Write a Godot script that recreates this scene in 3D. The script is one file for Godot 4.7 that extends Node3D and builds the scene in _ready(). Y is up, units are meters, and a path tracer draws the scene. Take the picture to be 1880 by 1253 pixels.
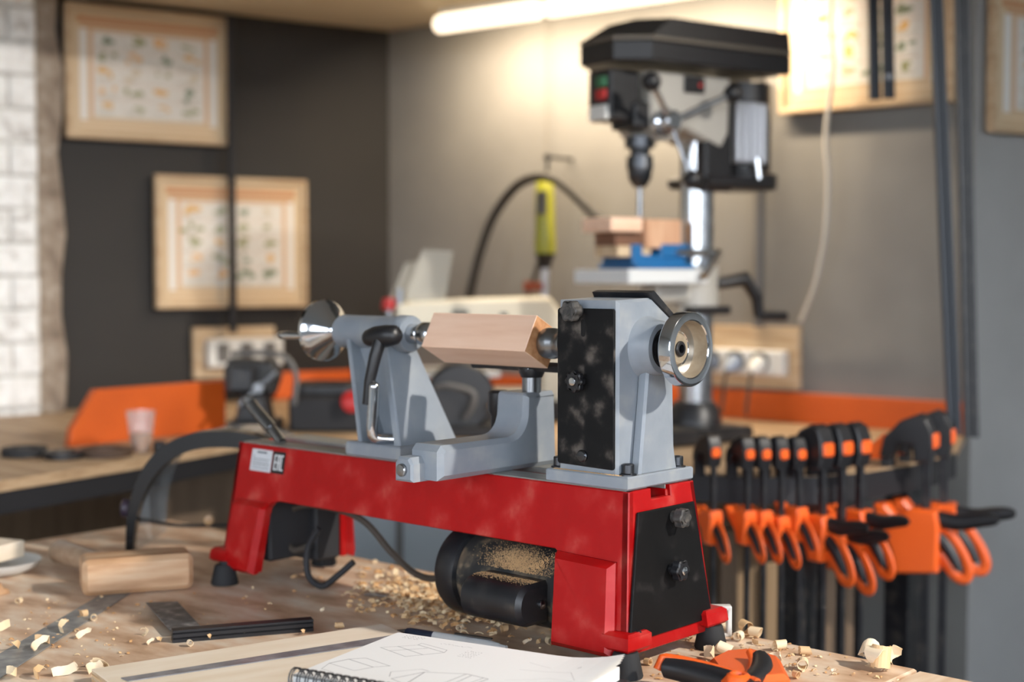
extends Node3D
# A woodworking shop: a red mini lathe on a plywood table, a drill press and clamps on the bench behind.
# World axes follow the lathe: +X runs along the bed to the headstock end, +Z is the bed's front side, y is up.

const FOCAL := 2611.0
const TABLE := 0.85
const BENCH := 0.92
var eye := Vector3(0.8598, 1.2489, 1.1251)
var fwd := Vector3(-0.6707, 0, -0.7417).normalized()
var side := Vector3.ZERO
var look := Vector3.ZERO
var over := Vector3.ZERO
var M := {}
var used := {}
var rng := RandomNumberGenerator.new()

# wall plan: corner between the grey and the black wall, and their directions
var corner := Vector3.ZERO
var grey_dir := Vector3.ZERO
var black_dir := Vector3.ZERO
var grey_n := Vector3.ZERO
var black_n := Vector3.ZERO
var grey_end := Vector3.ZERO


class MB:
	var v := PackedVector3Array()
	var n := PackedVector3Array()
	var t := PackedVector2Array()
	var xf := Transform3D()

	func tri(a: Vector3, b: Vector3, c: Vector3, na: Vector3, nb: Vector3, nc: Vector3, ua := Vector2.ZERO, ub := Vector2.ZERO, uc := Vector2.ZERO) -> void:
		var flip := xf.basis.determinant() < 0.0
		var B := xf.basis
		v.append(xf * a); n.append((B * na).normalized()); t.append(ua)
		if flip:
			v.append(xf * b); n.append((B * nb).normalized()); t.append(ub)
			v.append(xf * c); n.append((B * nc).normalized()); t.append(uc)
		else:
			v.append(xf * c); n.append((B * nc).normalized()); t.append(uc)
			v.append(xf * b); n.append((B * nb).normalized()); t.append(ub)

	func quad(a: Vector3, b: Vector3, c: Vector3, d: Vector3) -> void:
		var m := (b - a).cross(d - a)
		if m.length() < 1e-14:
			m = (c - b).cross(d - b)
		m = m.normalized()
		tri(a, b, c, m, m, m, Vector2(0, 1), Vector2(1, 1), Vector2(1, 0))
		tri(a, c, d, m, m, m, Vector2(0, 1), Vector2(1, 0), Vector2(0, 0))

	func inset(p: PackedVector2Array, b: float) -> PackedVector2Array:
		var o := PackedVector2Array()
		var k := p.size()
		for i in k:
			var e0 := (p[i] - p[(i + k - 1) % k]).normalized()
			var e1 := (p[(i + 1) % k] - p[i]).normalized()
			var n0 := Vector2(-e0.y, e0.x)
			var n1 := Vector2(-e1.y, e1.x)
			var m := (n0 + n1)
			if m.length() < 0.05:
				m = n0
			m = m.normalized()
			o.append(p[i] + m * (b / maxf(0.45, m.dot(n0))))
		return o

	# polygon in the local XY plane, pushed from z0 to z1, edges chamfered by bev
	func prism(poly: Array, z0: float, z1: float, bev := 0.0, smooth := 32.0) -> void:
		var p := PackedVector2Array(poly)
		var area := 0.0
		for i in p.size():
			area += p[i].cross(p[(i + 1) % p.size()])
		if area < 0.0:
			p.reverse()
		var q := inset(p, bev) if bev > 0.0 else p
		var k := p.size()
		var en := []
		for i in k:
			var e := (p[(i + 1) % k] - p[i]).normalized()
			en.append(Vector2(e.y, -e.x))
		var lim := cos(deg_to_rad(smooth))
		for i in k:
			var j := (i + 1) % k
			var ni: Vector2 = en[i]
			var nj: Vector2 = en[i]
			if en[i].dot(en[(i + k - 1) % k]) > lim:
				ni = (en[i] + en[(i + k - 1) % k]).normalized()
			if en[i].dot(en[j]) > lim:
				nj = (en[i] + en[j]).normalized()
			var a := Vector3(ni.x, ni.y, 0)
			var b := Vector3(nj.x, nj.y, 0)
			var p0 := Vector3(p[i].x, p[i].y, z0 + bev)
			var p1 := Vector3(p[j].x, p[j].y, z0 + bev)
			var p2 := Vector3(p[j].x, p[j].y, z1 - bev)
			var p3 := Vector3(p[i].x, p[i].y, z1 - bev)
			tri(p0, p1, p2, a, b, b)
			tri(p0, p2, p3, a, b, a)
			if bev > 0.0:
				for s in [0, 1]:
					var zz: float = z1 if s else z0
					var f := Vector3(0, 0, 1.0 if s else -1.0)
					var q0 := Vector3(q[i].x, q[i].y, zz)
					var q1 := Vector3(q[j].x, q[j].y, zz)
					var ha := (a + f).normalized()
					var hb := (b + f).normalized()
					if s:
						tri(p3, p2, q1, ha, hb, hb)
						tri(p3, q1, q0, ha, hb, ha)
					else:
						tri(q0, q1, p1, ha, hb, hb)
						tri(q0, p1, p0, ha, hb, ha)
		var ix := Geometry2D.triangulate_polygon(p)
		for i in range(0, ix.size(), 3):
			var a2 := q[ix[i]]
			var b2 := q[ix[i + 1]]
			var c2 := q[ix[i + 2]]
			if (b2 - a2).cross(c2 - a2) < 0.0:
				var w := b2
				b2 = c2
				c2 = w
			var up := Vector3(0, 0, 1)
			tri(Vector3(a2.x, a2.y, z1), Vector3(b2.x, b2.y, z1), Vector3(c2.x, c2.y, z1), up, up, up)
			tri(Vector3(a2.x, a2.y, z0), Vector3(c2.x, c2.y, z0), Vector3(b2.x, b2.y, z0), -up, -up, -up)

	# points are (x, z); pushed along y
	func slab(pts: Array, y0: float, y1: float, bev := 0.0, smooth := 32.0) -> void:
		var keep := xf
		xf = xf * Transform3D(Basis(Vector3(1, 0, 0), Vector3(0, 0, -1), Vector3(0, 1, 0)), Vector3.ZERO)
		var q := []
		for p in pts:
			q.append(Vector2(p.x, -p.y))
		prism(q, y0, y1, bev, smooth)
		xf = keep

	# points are (z, y); pushed along x
	func rib(pts: Array, x0: float, x1: float, bev := 0.0, smooth := 32.0) -> void:
		var keep := xf
		xf = xf * Transform3D(Basis(Vector3(0, 0, 1), Vector3(0, 1, 0), Vector3(-1, 0, 0)), Vector3.ZERO)
		prism(pts, -x1, -x0, bev, smooth)
		xf = keep

	func rrect(w: float, h: float, r: float, seg := 1) -> Array:
		var o := []
		for c in 4:
			var cx := (w / 2 - r) * (1.0 if c in [0, 3] else -1.0)
			var cy := (h / 2 - r) * (1.0 if c in [0, 1] else -1.0)
			for s in seg + 1:
				var ang := PI / 2 * (c + float(s) / seg)
				o.append(Vector2(cx + r * cos(ang), cy + r * sin(ang)))
		return o

	func box(lo: Vector3, hi: Vector3, bev := 0.0, r := -1.0, seg := 1) -> void:
		var keep := xf
		var w := hi - lo
		if r < 0.0:
			r = bev
		xf = xf * Transform3D(Basis.IDENTITY, (lo + hi) / 2)
		if r > 0.0:
			prism(rrect(w.x, w.y, r, seg), -w.z / 2, w.z / 2, bev)
		else:
			prism([Vector2(-w.x, -w.y) / 2, Vector2(w.x, -w.y) / 2, Vector2(w.x, w.y) / 2, Vector2(-w.x, w.y) / 2], -w.z / 2, w.z / 2, bev)
		xf = keep

	# profile of (radius, height) turned about y
	func lathe(prof: Array, seg := 24, crease := 32.0) -> void:
		var k := prof.size()
		var sn := []
		for i in k - 1:
			var d: Vector2 = (prof[i + 1] - prof[i])
			sn.append(Vector2(d.y, -d.x).normalized())
		var lim := cos(deg_to_rad(crease))
		for i in k - 1:
			var na: Vector2 = sn[i]
			var nb: Vector2 = sn[i]
			if i > 0 and sn[i].dot(sn[i - 1]) > lim:
				na = (sn[i] + sn[i - 1]).normalized()
			if i < k - 2 and sn[i].dot(sn[i + 1]) > lim:
				nb = (sn[i] + sn[i + 1]).normalized()
			var p: Vector2 = prof[i]
			var q: Vector2 = prof[i + 1]
			for s in seg:
				var a0 := TAU * s / seg
				var a1 := TAU * (s + 1) / seg
				var d0 := Vector3(cos(a0), 0, -sin(a0))
				var d1 := Vector3(cos(a1), 0, -sin(a1))
				var P0 := d0 * p.x + Vector3(0, p.y, 0)
				var P1 := d1 * p.x + Vector3(0, p.y, 0)
				var Q0 := d0 * q.x + Vector3(0, q.y, 0)
				var Q1 := d1 * q.x + Vector3(0, q.y, 0)
				var nP0 := d0 * na.x + Vector3(0, na.y, 0)
				var nP1 := d1 * na.x + Vector3(0, na.y, 0)
				var nQ0 := d0 * nb.x + Vector3(0, nb.y, 0)
				var nQ1 := d1 * nb.x + Vector3(0, nb.y, 0)
				if p.x > 1e-7:
					tri(P0, P1, Q1, nP0, nP1, nQ1)
				if q.x > 1e-7:
					tri(P0, Q1, Q0, nP0, nQ1, nQ0)

	# a lathe turned about the line a-b; profile (radius, distance from a)
	func lathe_on(a: Vector3, dir: Vector3, prof: Array, seg := 24, crease := 32.0) -> void:
		var keep := xf
		var y := dir.normalized()
		var x := y.cross(Vector3(0, 0, 1) if absf(y.z) < 0.9 else Vector3(1, 0, 0)).normalized()
		xf = xf * Transform3D(Basis(x, y, x.cross(y)), a)
		lathe(prof, seg, crease)
		xf = keep

	func rod(a: Vector3, b: Vector3, r: float, seg := 12, bev := 0.0) -> void:
		var h := a.distance_to(b)
		if bev > 0.0:
			lathe_on(a, b - a, [Vector2(0, 0), Vector2(r - bev, 0), Vector2(r, bev), Vector2(r, h - bev), Vector2(r - bev, h), Vector2(0, h)], seg)
		else:
			lathe_on(a, b - a, [Vector2(0, 0), Vector2(r, 0), Vector2(r, h), Vector2(0, h)], seg)

	func ball(c: Vector3, r: float, seg := 14, sc := Vector3.ONE) -> void:
		var keep := xf
		xf = xf * Transform3D(Basis.from_scale(sc), c)
		var p := []
		var k := seg / 2
		for i in k + 1:
			var a := PI * i / k - PI / 2
			p.append(Vector2(maxf(0.0, r * cos(a)), r * sin(a)))
		lathe(p, seg, 80)
		xf = keep

	func tube(pts: Array, rad, seg := 8, caps := true, squash := 1.0) -> void:
		var k := pts.size()
		var T := []
		for i in k:
			T.append((pts[mini(i + 1, k - 1)] - pts[maxi(i - 1, 0)]).normalized())
		var U: Vector3 = T[0].cross(Vector3.UP)
		if U.length() < 0.1:
			U = T[0].cross(Vector3.RIGHT)
		U = U.normalized()
		var rings := []
		var nrm := []
		for i in k:
			U = (U - T[i] * U.dot(T[i])).normalized()
			var W: Vector3 = T[i].cross(U)
			var r: float = rad[i] if rad is Array else rad
			var ring := []
			var nr := []
			for s in seg:
				var a := TAU * s / seg
				var d := U * cos(a) + W * sin(a) * squash
				ring.append(pts[i] + d * r)
				nr.append((U * cos(a) * squash + W * sin(a)).normalized())
			rings.append(ring)
			nrm.append(nr)
		for i in k - 1:
			for s in seg:
				var s1 := (s + 1) % seg
				tri(rings[i][s], rings[i][s1], rings[i + 1][s1], nrm[i][s], nrm[i][s1], nrm[i + 1][s1])
				tri(rings[i][s], rings[i + 1][s1], rings[i + 1][s], nrm[i][s], nrm[i + 1][s1], nrm[i + 1][s])
		if caps:
			for s in seg:
				var s1 := (s + 1) % seg
				var c0: Vector3 = -T[0]
				var c1: Vector3 = T[k - 1]
				tri(pts[0], rings[0][s1], rings[0][s], c0, c0, c0)
				tri(pts[k - 1], rings[k - 1][s], rings[k - 1][s1], c1, c1, c1)

	# a flat ribbon with thickness along a path (curled shavings)
	func ribbon(pts: Array, across: Vector3, w: float, th: float) -> void:
		var k := pts.size()
		for i in k - 1:
			var d: Vector3 = (pts[i + 1] - pts[i]).normalized()
			var up := across.cross(d).normalized() * th / 2
			var a := across * w / 2
			var p: Vector3 = pts[i]
			var q: Vector3 = pts[i + 1]
			quad(p - a + up, q - a + up, q + a + up, p + a + up)
			quad(p + a - up, q + a - up, q - a - up, p - a - up)
			quad(p - a - up, q - a - up, q - a + up, p - a + up)
			quad(p + a + up, q + a + up, q + a - up, p + a - up)

	func curl(pts: Array, across: Vector3, left: Array, right: Array, th: float) -> void:
		var k := pts.size()
		for i in k - 1:
			var d: Vector3 = (pts[i + 1] - pts[i]).normalized()
			var up := across.cross(d).normalized() * th / 2
			var a: Vector3 = pts[i] - across * left[i]
			var b: Vector3 = pts[i + 1] - across * left[i + 1]
			var c: Vector3 = pts[i + 1] + across * right[i + 1]
			var e: Vector3 = pts[i] + across * right[i]
			quad(a + up, b + up, c + up, e + up)
			quad(e - up, c - up, b - up, a - up)
			quad(a - up, b - up, b + up, a + up)
			quad(e + up, c + up, c - up, e - up)

	func warp(fn: Callable) -> void:
		for i in v.size():
			v[i] = fn.call(v[i])
		for i in range(0, v.size(), 3):
			var m := (v[i + 2] - v[i]).cross(v[i + 1] - v[i]).normalized()
			n[i] = m
			n[i + 1] = m
			n[i + 2] = m

	func done() -> ArrayMesh:
		var a := []
		a.resize(Mesh.ARRAY_MAX)
		a[Mesh.ARRAY_VERTEX] = v
		a[Mesh.ARRAY_NORMAL] = n
		a[Mesh.ARRAY_TEX_UV] = t
		var m := ArrayMesh.new()
		m.add_surface_from_arrays(Mesh.PRIMITIVE_TRIANGLES, a)
		return m


# ---------------------------------------------------------------- nodes
func mesh_part(called: String, mesh: Mesh, mat: Material, parent: Node = self) -> MeshInstance3D:
	var o := MeshInstance3D.new()
	o.name = numbered(called) if parent == self else called
	o.mesh = mesh
	o.material_override = mat
	parent.add_child(o, true)
	return o


func part(called: String, b: MB, mat: Material, parent: Node = self) -> MeshInstance3D:
	return mesh_part(called, b.done(), mat, parent)


func numbered(called: String) -> String:
	if not used.has(called):
		used[called] = 0
		return called
	used[called] += 1
	return "%s_%03d" % [called, used[called]]


func thing(called: String, label: String, category: String, at := Vector3.ZERO, basis_ := Basis.IDENTITY, group := "") -> Node3D:
	var o := Node3D.new()
	o.name = numbered(called)
	add_child(o)
	o.transform = Transform3D(basis_, at)
	tag(o, label, category, group)
	return o


func tag(o: Node, label: String, category: String, group := "", kind := "") -> void:
	o.set_meta("label", label)
	o.set_meta("category", category)
	if group:
		o.set_meta("group", group)
	if kind:
		o.set_meta("kind", kind)


func structure(o: Node, label: String, category: String) -> Node:
	tag(o, label, category, "", "structure")
	return o


# ---------------------------------------------------------------- pixel to place
func ray(px: float, py: float) -> Vector3:
	return look + side * ((px - 940.0) / FOCAL) - over * ((py - 626.5) / FOCAL)


func at_depth(px: float, py: float, d: float) -> Vector3:
	return eye + ray(px, py) * d


func on_plane(px: float, py: float, nrm: Vector3, p: Vector3) -> Vector3:
	var r := ray(px, py)
	return eye + r * ((p - eye).dot(nrm) / r.dot(nrm))


func on_level(px: float, py: float, h: float) -> Vector3:
	return on_plane(px, py, Vector3.UP, Vector3(0, h, 0))


func on_grey(px: float, py: float, off := 0.0) -> Vector3:
	return on_plane(px, py, grey_n, corner + grey_n * off)


func on_black(px: float, py: float, off := 0.0) -> Vector3:
	return on_plane(px, py, black_n, corner + black_n * off)


func bend(p: Array, steps := 6) -> Array:
	# a smooth curve through the points
	var o := []
	for i in p.size() - 1:
		var p0: Vector3 = p[maxi(i - 1, 0)]
		var p1: Vector3 = p[i]
		var p2: Vector3 = p[i + 1]
		var p3: Vector3 = p[mini(i + 2, p.size() - 1)]
		for s in steps:
			o.append(p1.cubic_interpolate(p2, p0, p3, float(s) / steps))
	o.append(p[-1])
	return o


func yaw_basis(x_dir: Vector3) -> Basis:
	var x := Vector3(x_dir.x, 0, x_dir.z).normalized()
	return Basis(x, Vector3.UP, x.cross(Vector3.UP))


# ---------------------------------------------------------------- materials
func noise_tex(freq: float, octaves: int, stops: Array, seed_ := 1, size := 256, type := FastNoiseLite.TYPE_SIMPLEX_SMOOTH) -> NoiseTexture2D:
	var f := FastNoiseLite.new()
	f.seed = seed_
	f.noise_type = type
	f.frequency = freq
	f.fractal_octaves = octaves
	var t := NoiseTexture2D.new()
	t.width = size
	t.height = size
	t.seamless = true
	t.noise = f
	if stops:
		var g := Gradient.new()
		var off := PackedFloat32Array()
		var col := PackedColorArray()
		for s in stops:
			off.append(s[0])
			col.append(s[1])
		g.offsets = off
		g.colors = col
		t.color_ramp = g
	return t


func mat(c: Color, rough := 0.6, metal := 0.0) -> StandardMaterial3D:
	var m := StandardMaterial3D.new()
	m.albedo_color = c
	m.roughness = rough
	m.metallic = metal
	return m


func mottled(stops: Array, rough: float, scale: Vector3, freq := 0.01, oct := 4, seed_ := 1, metal := 0.0, size := 256) -> StandardMaterial3D:
	var m := mat(Color.WHITE, rough, metal)
	m.albedo_texture = noise_tex(freq, oct, stops, seed_, size)
	m.uv1_triplanar = true
	m.uv1_scale = scale
	return m


func bump(m: StandardMaterial3D, freq: float, cm: float, seed_ := 7, oct := 3) -> StandardMaterial3D:
	m.heightmap_enabled = true
	m.heightmap_scale = cm
	m.heightmap_texture = noise_tex(freq, oct, [], seed_)
	return m


func rgb8(r: int, g: int, b: int) -> Color:
	return Color(r / 255.0, g / 255.0, b / 255.0)


func make_materials() -> void:
	M.red = mottled([[0.0, rgb8(152, 2, 4)], [0.5, rgb8(158, 3, 6)], [0.64, rgb8(162, 16, 16)], [0.82, rgb8(168, 40, 36)], [1.0, rgb8(176, 72, 62)]], 0.46, Vector3(5, 5, 5), 0.0065, 6, 3, 0.0, 512)
	M.red.metallic_specular = 0.35
	M.red.clearcoat_enabled = true
	M.red.clearcoat = 0.12
	M.red.clearcoat_roughness = 0.25
	bump(M.red, 0.06, 0.012, 5)
	M.enamel = mottled([[0.0, rgb8(124, 132, 141)], [0.6, rgb8(132, 139, 147)], [1.0, rgb8(146, 150, 153)]], 0.42, Vector3(6, 6, 6), 0.012, 4, 5)
	bump(M.enamel, 0.05, 0.01, 6)
	M.plate = mottled([[0.0, rgb8(14, 14, 15)], [0.52, rgb8(18, 18, 19)], [0.66, rgb8(34, 32, 31)], [0.8, rgb8(66, 61, 57)], [1.0, rgb8(96, 90, 84)]], 0.55, Vector3(8, 8, 8), 0.0055, 6, 11, 0.0, 512)
	M.plate2 = mottled([[0.0, rgb8(11, 11, 12)], [0.62, rgb8(15, 15, 16)], [0.8, rgb8(32, 30, 30)], [1.0, rgb8(62, 58, 56)]], 0.55, Vector3(6, 6, 6), 0.0055, 6, 13, 0.0, 512)
	M.plate.metallic_specular = 0.3
	M.plate2.metallic_specular = 0.3
	M.black = mat(rgb8(24, 24, 27), 0.42)
	M.black_soft = mat(rgb8(30, 30, 33), 0.7)
	M.black_metal = mottled([[0.0, rgb8(20, 21, 24)], [0.6, rgb8(28, 29, 33)], [1.0, rgb8(70, 64, 58)]], 0.4, Vector3(8, 8, 8), 0.012, 5, 17)
	M.dusty_black = mottled([[0.0, rgb8(22, 22, 24)], [0.5, rgb8(34, 33, 32)], [0.66, rgb8(96, 84, 68)], [1.0, rgb8(158, 132, 100)]], 0.75, Vector3(9, 9, 9), 0.014, 5, 19)
	M.band = mat(rgb8(26, 26, 30), 0.55)
	M.dusty_lit_knob = mottled([[0.0, rgb8(34, 34, 35)], [0.5, rgb8(58, 56, 54)], [1.0, rgb8(96, 90, 84)]], 0.6, Vector3(20, 20, 20), 0.02, 4, 18)  # dust, with the grey raised to paint the highlight on the knobs
	M.rubber = mat(rgb8(30, 31, 33), 0.8)
	M.chrome = mat(rgb8(208, 211, 216), 0.1, 1.0)
	M.steel = mottled([[0.0, rgb8(120, 122, 126)], [1.0, rgb8(170, 172, 175)]], 0.28, Vector3(4, 4, 4), 0.02, 4, 23, 1.0)
	M.way = mottled([[0.0, rgb8(138, 138, 134)], [1.0, rgb8(178, 176, 168)]], 0.42, Vector3(3, 30, 30), 0.02, 4, 24, 0.35)
	M.bowl = mottled([[0.0, rgb8(150, 134, 112)], [1.0, rgb8(186, 172, 150)]], 0.4, Vector3(12, 12, 12), 0.02, 4, 29, 0.45)  # tan tint paints the brownish reflection in the bare machined metal
	M.scale_steel = mottled([[0.0, rgb8(104, 106, 108)], [0.5, rgb8(128, 130, 130)], [1.0, rgb8(160, 160, 158)]], 0.42, Vector3(9, 9, 9), 0.014, 5, 25, 0.1)
	M.scale_steel2 = mottled([[0.0, rgb8(112, 112, 116)], [1.0, rgb8(158, 158, 162)]], 0.3, Vector3(9, 9, 9), 0.014, 5, 26, 0.15)
	M.blade = mottled([[0.0, rgb8(66, 68, 72)], [0.55, rgb8(96, 98, 102)], [0.8, rgb8(128, 128, 130)], [1.0, rgb8(186, 186, 184)]], 0.45, Vector3(10, 10, 10), 0.014, 4, 27, 0.5)
	M.spindle = mat(rgb8(118, 118, 120), 0.3, 1.0)
	M.dark_steel = mat(rgb8(84, 86, 90), 0.35, 1.0)
	M.orange = mottled([[0.0, rgb8(222, 92, 18)], [1.0, rgb8(236, 108, 34)]], 0.4, Vector3(5, 5, 5), 0.02, 3, 31)
	M.orange_pl = mat(rgb8(232, 96, 32), 0.36)
	M.board_orange = mottled([[0.0, rgb8(190, 82, 22)], [1.0, rgb8(206, 92, 28)]], 0.45, Vector3(2, 2, 2), 0.01, 4, 33)
	M.grey_wall = bump(mottled([[0.0, rgb8(114, 112, 109)], [1.0, rgb8(126, 124, 120)]], 0.75, Vector3(1.2, 1.2, 1.2), 0.01, 5, 41), 0.04, 0.04)
	M.cool_wall = bump(mottled([[0.0, rgb8(146, 145, 143)], [1.0, rgb8(158, 157, 155)]], 0.75, Vector3(1.2, 1.2, 1.2), 0.01, 5, 42), 0.04, 0.04)
	M.black_wall = bump(mottled([[0.0, rgb8(29, 27, 26)], [1.0, rgb8(37, 34, 32)]], 0.7, Vector3(1.2, 1.2, 1.2), 0.01, 5, 43), 0.04, 0.05)
	M.white_wall = mat(rgb8(205, 205, 200), 0.85)
	M.ceiling = mat(rgb8(206, 192, 166), 0.85)
	M.floor = mottled([[0.0, rgb8(104, 98, 92)], [1.0, rgb8(128, 122, 114)]], 0.6, Vector3(0.8, 0.8, 0.8), 0.01, 5, 44)
	M.mortar = bump(mottled([[0.0, rgb8(170, 168, 164)], [1.0, rgb8(220, 220, 216)]], 0.9, Vector3(3, 3, 3), 0.02, 5, 45), 0.05, 0.3)
	M.brick = []
	for k in 4:
		M.brick.append(bump(mottled([[0.0, rgb8(176, 172, 168)], [0.3, rgb8(228, 228, 226)], [0.8, rgb8(244, 246, 246)], [1.0, [rgb8(206, 176, 160), rgb8(222, 220, 214), rgb8(226, 206, 194), rgb8(210, 208, 206)][k]]], 0.85, Vector3(4, 4, 4), 0.015, 5, 50 + k), 0.04, 0.3, 60 + k))
	M.plaster = bump(mottled([[0.0, rgb8(112, 98, 86)], [0.5, rgb8(146, 132, 118)], [1.0, rgb8(178, 168, 156)]], 0.95, Vector3(3, 3, 3), 0.02, 5, 55), 0.05, 0.5)
	M.table = mottled([[0.0, rgb8(170, 134, 104)], [0.3, rgb8(198, 164, 134)], [0.5, rgb8(212, 182, 154)], [0.72, rgb8(220, 197, 173)], [1.0, rgb8(230, 216, 198)]], 0.46, Vector3(2.2, 5, 5), 0.008, 7, 71, 0.0, 512)
	bump(M.table, 0.04, 0.03, 72)
	M.table2 = mottled([[0.0, rgb8(186, 150, 118)], [0.5, rgb8(210, 180, 150)], [1.0, rgb8(226, 206, 182)]], 0.6, Vector3(5, 5, 0.9), 0.012, 6, 73, 0.0, 512)
	M.ply = mottled([[0.0, rgb8(224, 206, 180)], [0.5, rgb8(232, 217, 195)], [1.0, rgb8(239, 227, 209)]], 0.6, Vector3(1.5, 8, 8), 0.012, 5, 75)
	M.ply_edge = mottled([[0.0, rgb8(150, 112, 76)], [0.5, rgb8(198, 164, 124)], [1.0, rgb8(226, 200, 162)]], 0.7, Vector3(2, 60, 2), 0.02, 3, 76)
	M.beech = mottled([[0.0, rgb8(222, 178, 148)], [0.5, rgb8(233, 194, 166)], [1.0, rgb8(240, 206, 182)]], 0.55, Vector3(1.6, 14, 14), 0.014, 5, 77)
	M.beech_end = mottled([[0.0, rgb8(170, 116, 74)], [0.5, rgb8(196, 142, 98)], [1.0, rgb8(210, 160, 116)]], 0.65, Vector3(14, 14, 14), 0.02, 5, 78)
	M.mallet = mottled([[0.0, rgb8(154, 114, 80)], [0.5, rgb8(184, 146, 110)], [1.0, rgb8(200, 168, 136)]], 0.6, Vector3(2, 12, 12), 0.014, 5, 79)
	M.handle = mottled([[0.0, rgb8(136, 108, 84)], [1.0, rgb8(176, 152, 128)]], 0.35, Vector3(3, 14, 14), 0.014, 5, 80)
	M.frame = mottled([[0.0, rgb8(170, 142, 110)], [0.5, rgb8(188, 162, 130)], [1.0, rgb8(200, 178, 148)]], 0.6, Vector3(2, 10, 10), 0.014, 4, 81)
	M.bench_wood = mottled([[0.0, rgb8(148, 120, 90)], [0.5, rgb8(174, 146, 114)], [1.0, rgb8(192, 168, 138)]], 0.6, Vector3(1, 6, 6), 0.012, 5, 82)
	M.brown = mottled([[0.0, rgb8(98, 80, 62)], [1.0, rgb8(128, 106, 84)]], 0.7, Vector3(6, 1, 6), 0.012, 4, 83)
	M.tan = mottled([[0.0, rgb8(148, 122, 92)], [1.0, rgb8(182, 156, 124)]], 0.7, Vector3(6, 1, 6), 0.012, 4, 84)
	M.shaving = []
	for k in 3:
		var c: Color = [rgb8(232, 208, 170), rgb8(240, 220, 188), rgb8(222, 186, 140)][k]
		var s := mat(c, 0.7)
		s.backlight_enabled = true
		s.backlight = rgb8(70, 56, 38)
		M.shaving.append(s)
	M.sawdust = mat(rgb8(206, 168, 122), 0.9)
	M.paper = mat(rgb8(236, 236, 234), 0.8)
	M.grey_cast = mat(rgb8(168, 164, 156), 0.45)
	M.white_table = mat(rgb8(206, 208, 208), 0.4)
	M.blue = mat(rgb8(22, 96, 150), 0.4)
	M.cream = mat(rgb8(202, 196, 178), 0.5)
	M.lime = mat(rgb8(150, 150, 44), 0.4)
	M.white_pl = mat(rgb8(214, 214, 210), 0.4)
	M.grey_pl = mat(rgb8(96, 94, 92), 0.5)
	M.red_pl = mat(rgb8(176, 34, 32), 0.4)
	M.green_pl = mat(rgb8(44, 104, 70), 0.4)
	M.thin_cable = mat(rgb8(112, 106, 98), 0.6)
	M.hose = mat(rgb8(44, 41, 38), 0.5)
	M.cord = mat(rgb8(70, 62, 54), 0.6)
	M.white_cord = mat(rgb8(190, 184, 174), 0.6)
	M.clear = mat(Color(0.86, 0.89, 0.9, 0.16), 0.08)
	M.clear.transparency = BaseMaterial3D.TRANSPARENCY_ALPHA
	M.clear.cull_mode = BaseMaterial3D.CULL_DISABLED
	M.smoky = mat(Color(0.5, 0.55, 0.6, 0.38), 0.14)
	M.smoky.transparency = BaseMaterial3D.TRANSPARENCY_ALPHA
	M.smoky.cull_mode = BaseMaterial3D.CULL_DISABLED
	M.frosted = mat(Color(0.75, 0.74, 0.70, 0.5), 0.5)
	M.frosted.transparency = BaseMaterial3D.TRANSPARENCY_ALPHA
	M.frosted.cull_mode = BaseMaterial3D.CULL_DISABLED
	M.locker = mat(rgb8(150, 158, 162), 0.5)
	M.chrome_soft = mat(rgb8(196, 200, 204), 0.22, 1.0)
	M.alu = mat(rgb8(188, 190, 196), 0.4, 0.6)
	M.cover = mat(rgb8(34, 32, 31), 0.45)
	M.cover_seam = mat(rgb8(96, 88, 78), 0.5)
	M.shaded_wood = mottled([[0.0, rgb8(92, 60, 42)], [1.0, rgb8(124, 86, 62)]], 0.6, Vector3(2, 12, 12), 0.014, 4, 90)  # dark tone paints the shadow on a beige block in the vise
	M.beech2 = mottled([[0.0, rgb8(186, 140, 108)], [1.0, rgb8(206, 166, 134)]], 0.6, Vector3(14, 2, 14), 0.014, 4, 91)
	M.dark_cast = mat(rgb8(40, 40, 41), 0.5)
	M.gloss_black = mat(rgb8(13, 14, 16), 0.25)
	M.brown_dark = mat(rgb8(72, 54, 42), 0.7)
	M.bar_blue = mat(rgb8(34, 40, 48), 0.45, 0.2)
	M.tube = mat(Color.WHITE, 0.5)
	M.tube.emission_enabled = true
	M.tube.emission = Color(1.0, 0.91, 0.78)
	M.tube.emission_energy_multiplier = 2.2
	M.bulb = mat(Color.WHITE, 0.5)
	M.bulb.emission_enabled = true
	M.bulb.emission = Color(1.0, 0.96, 0.9)
	M.bulb.emission_energy_multiplier = 12.0


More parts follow.
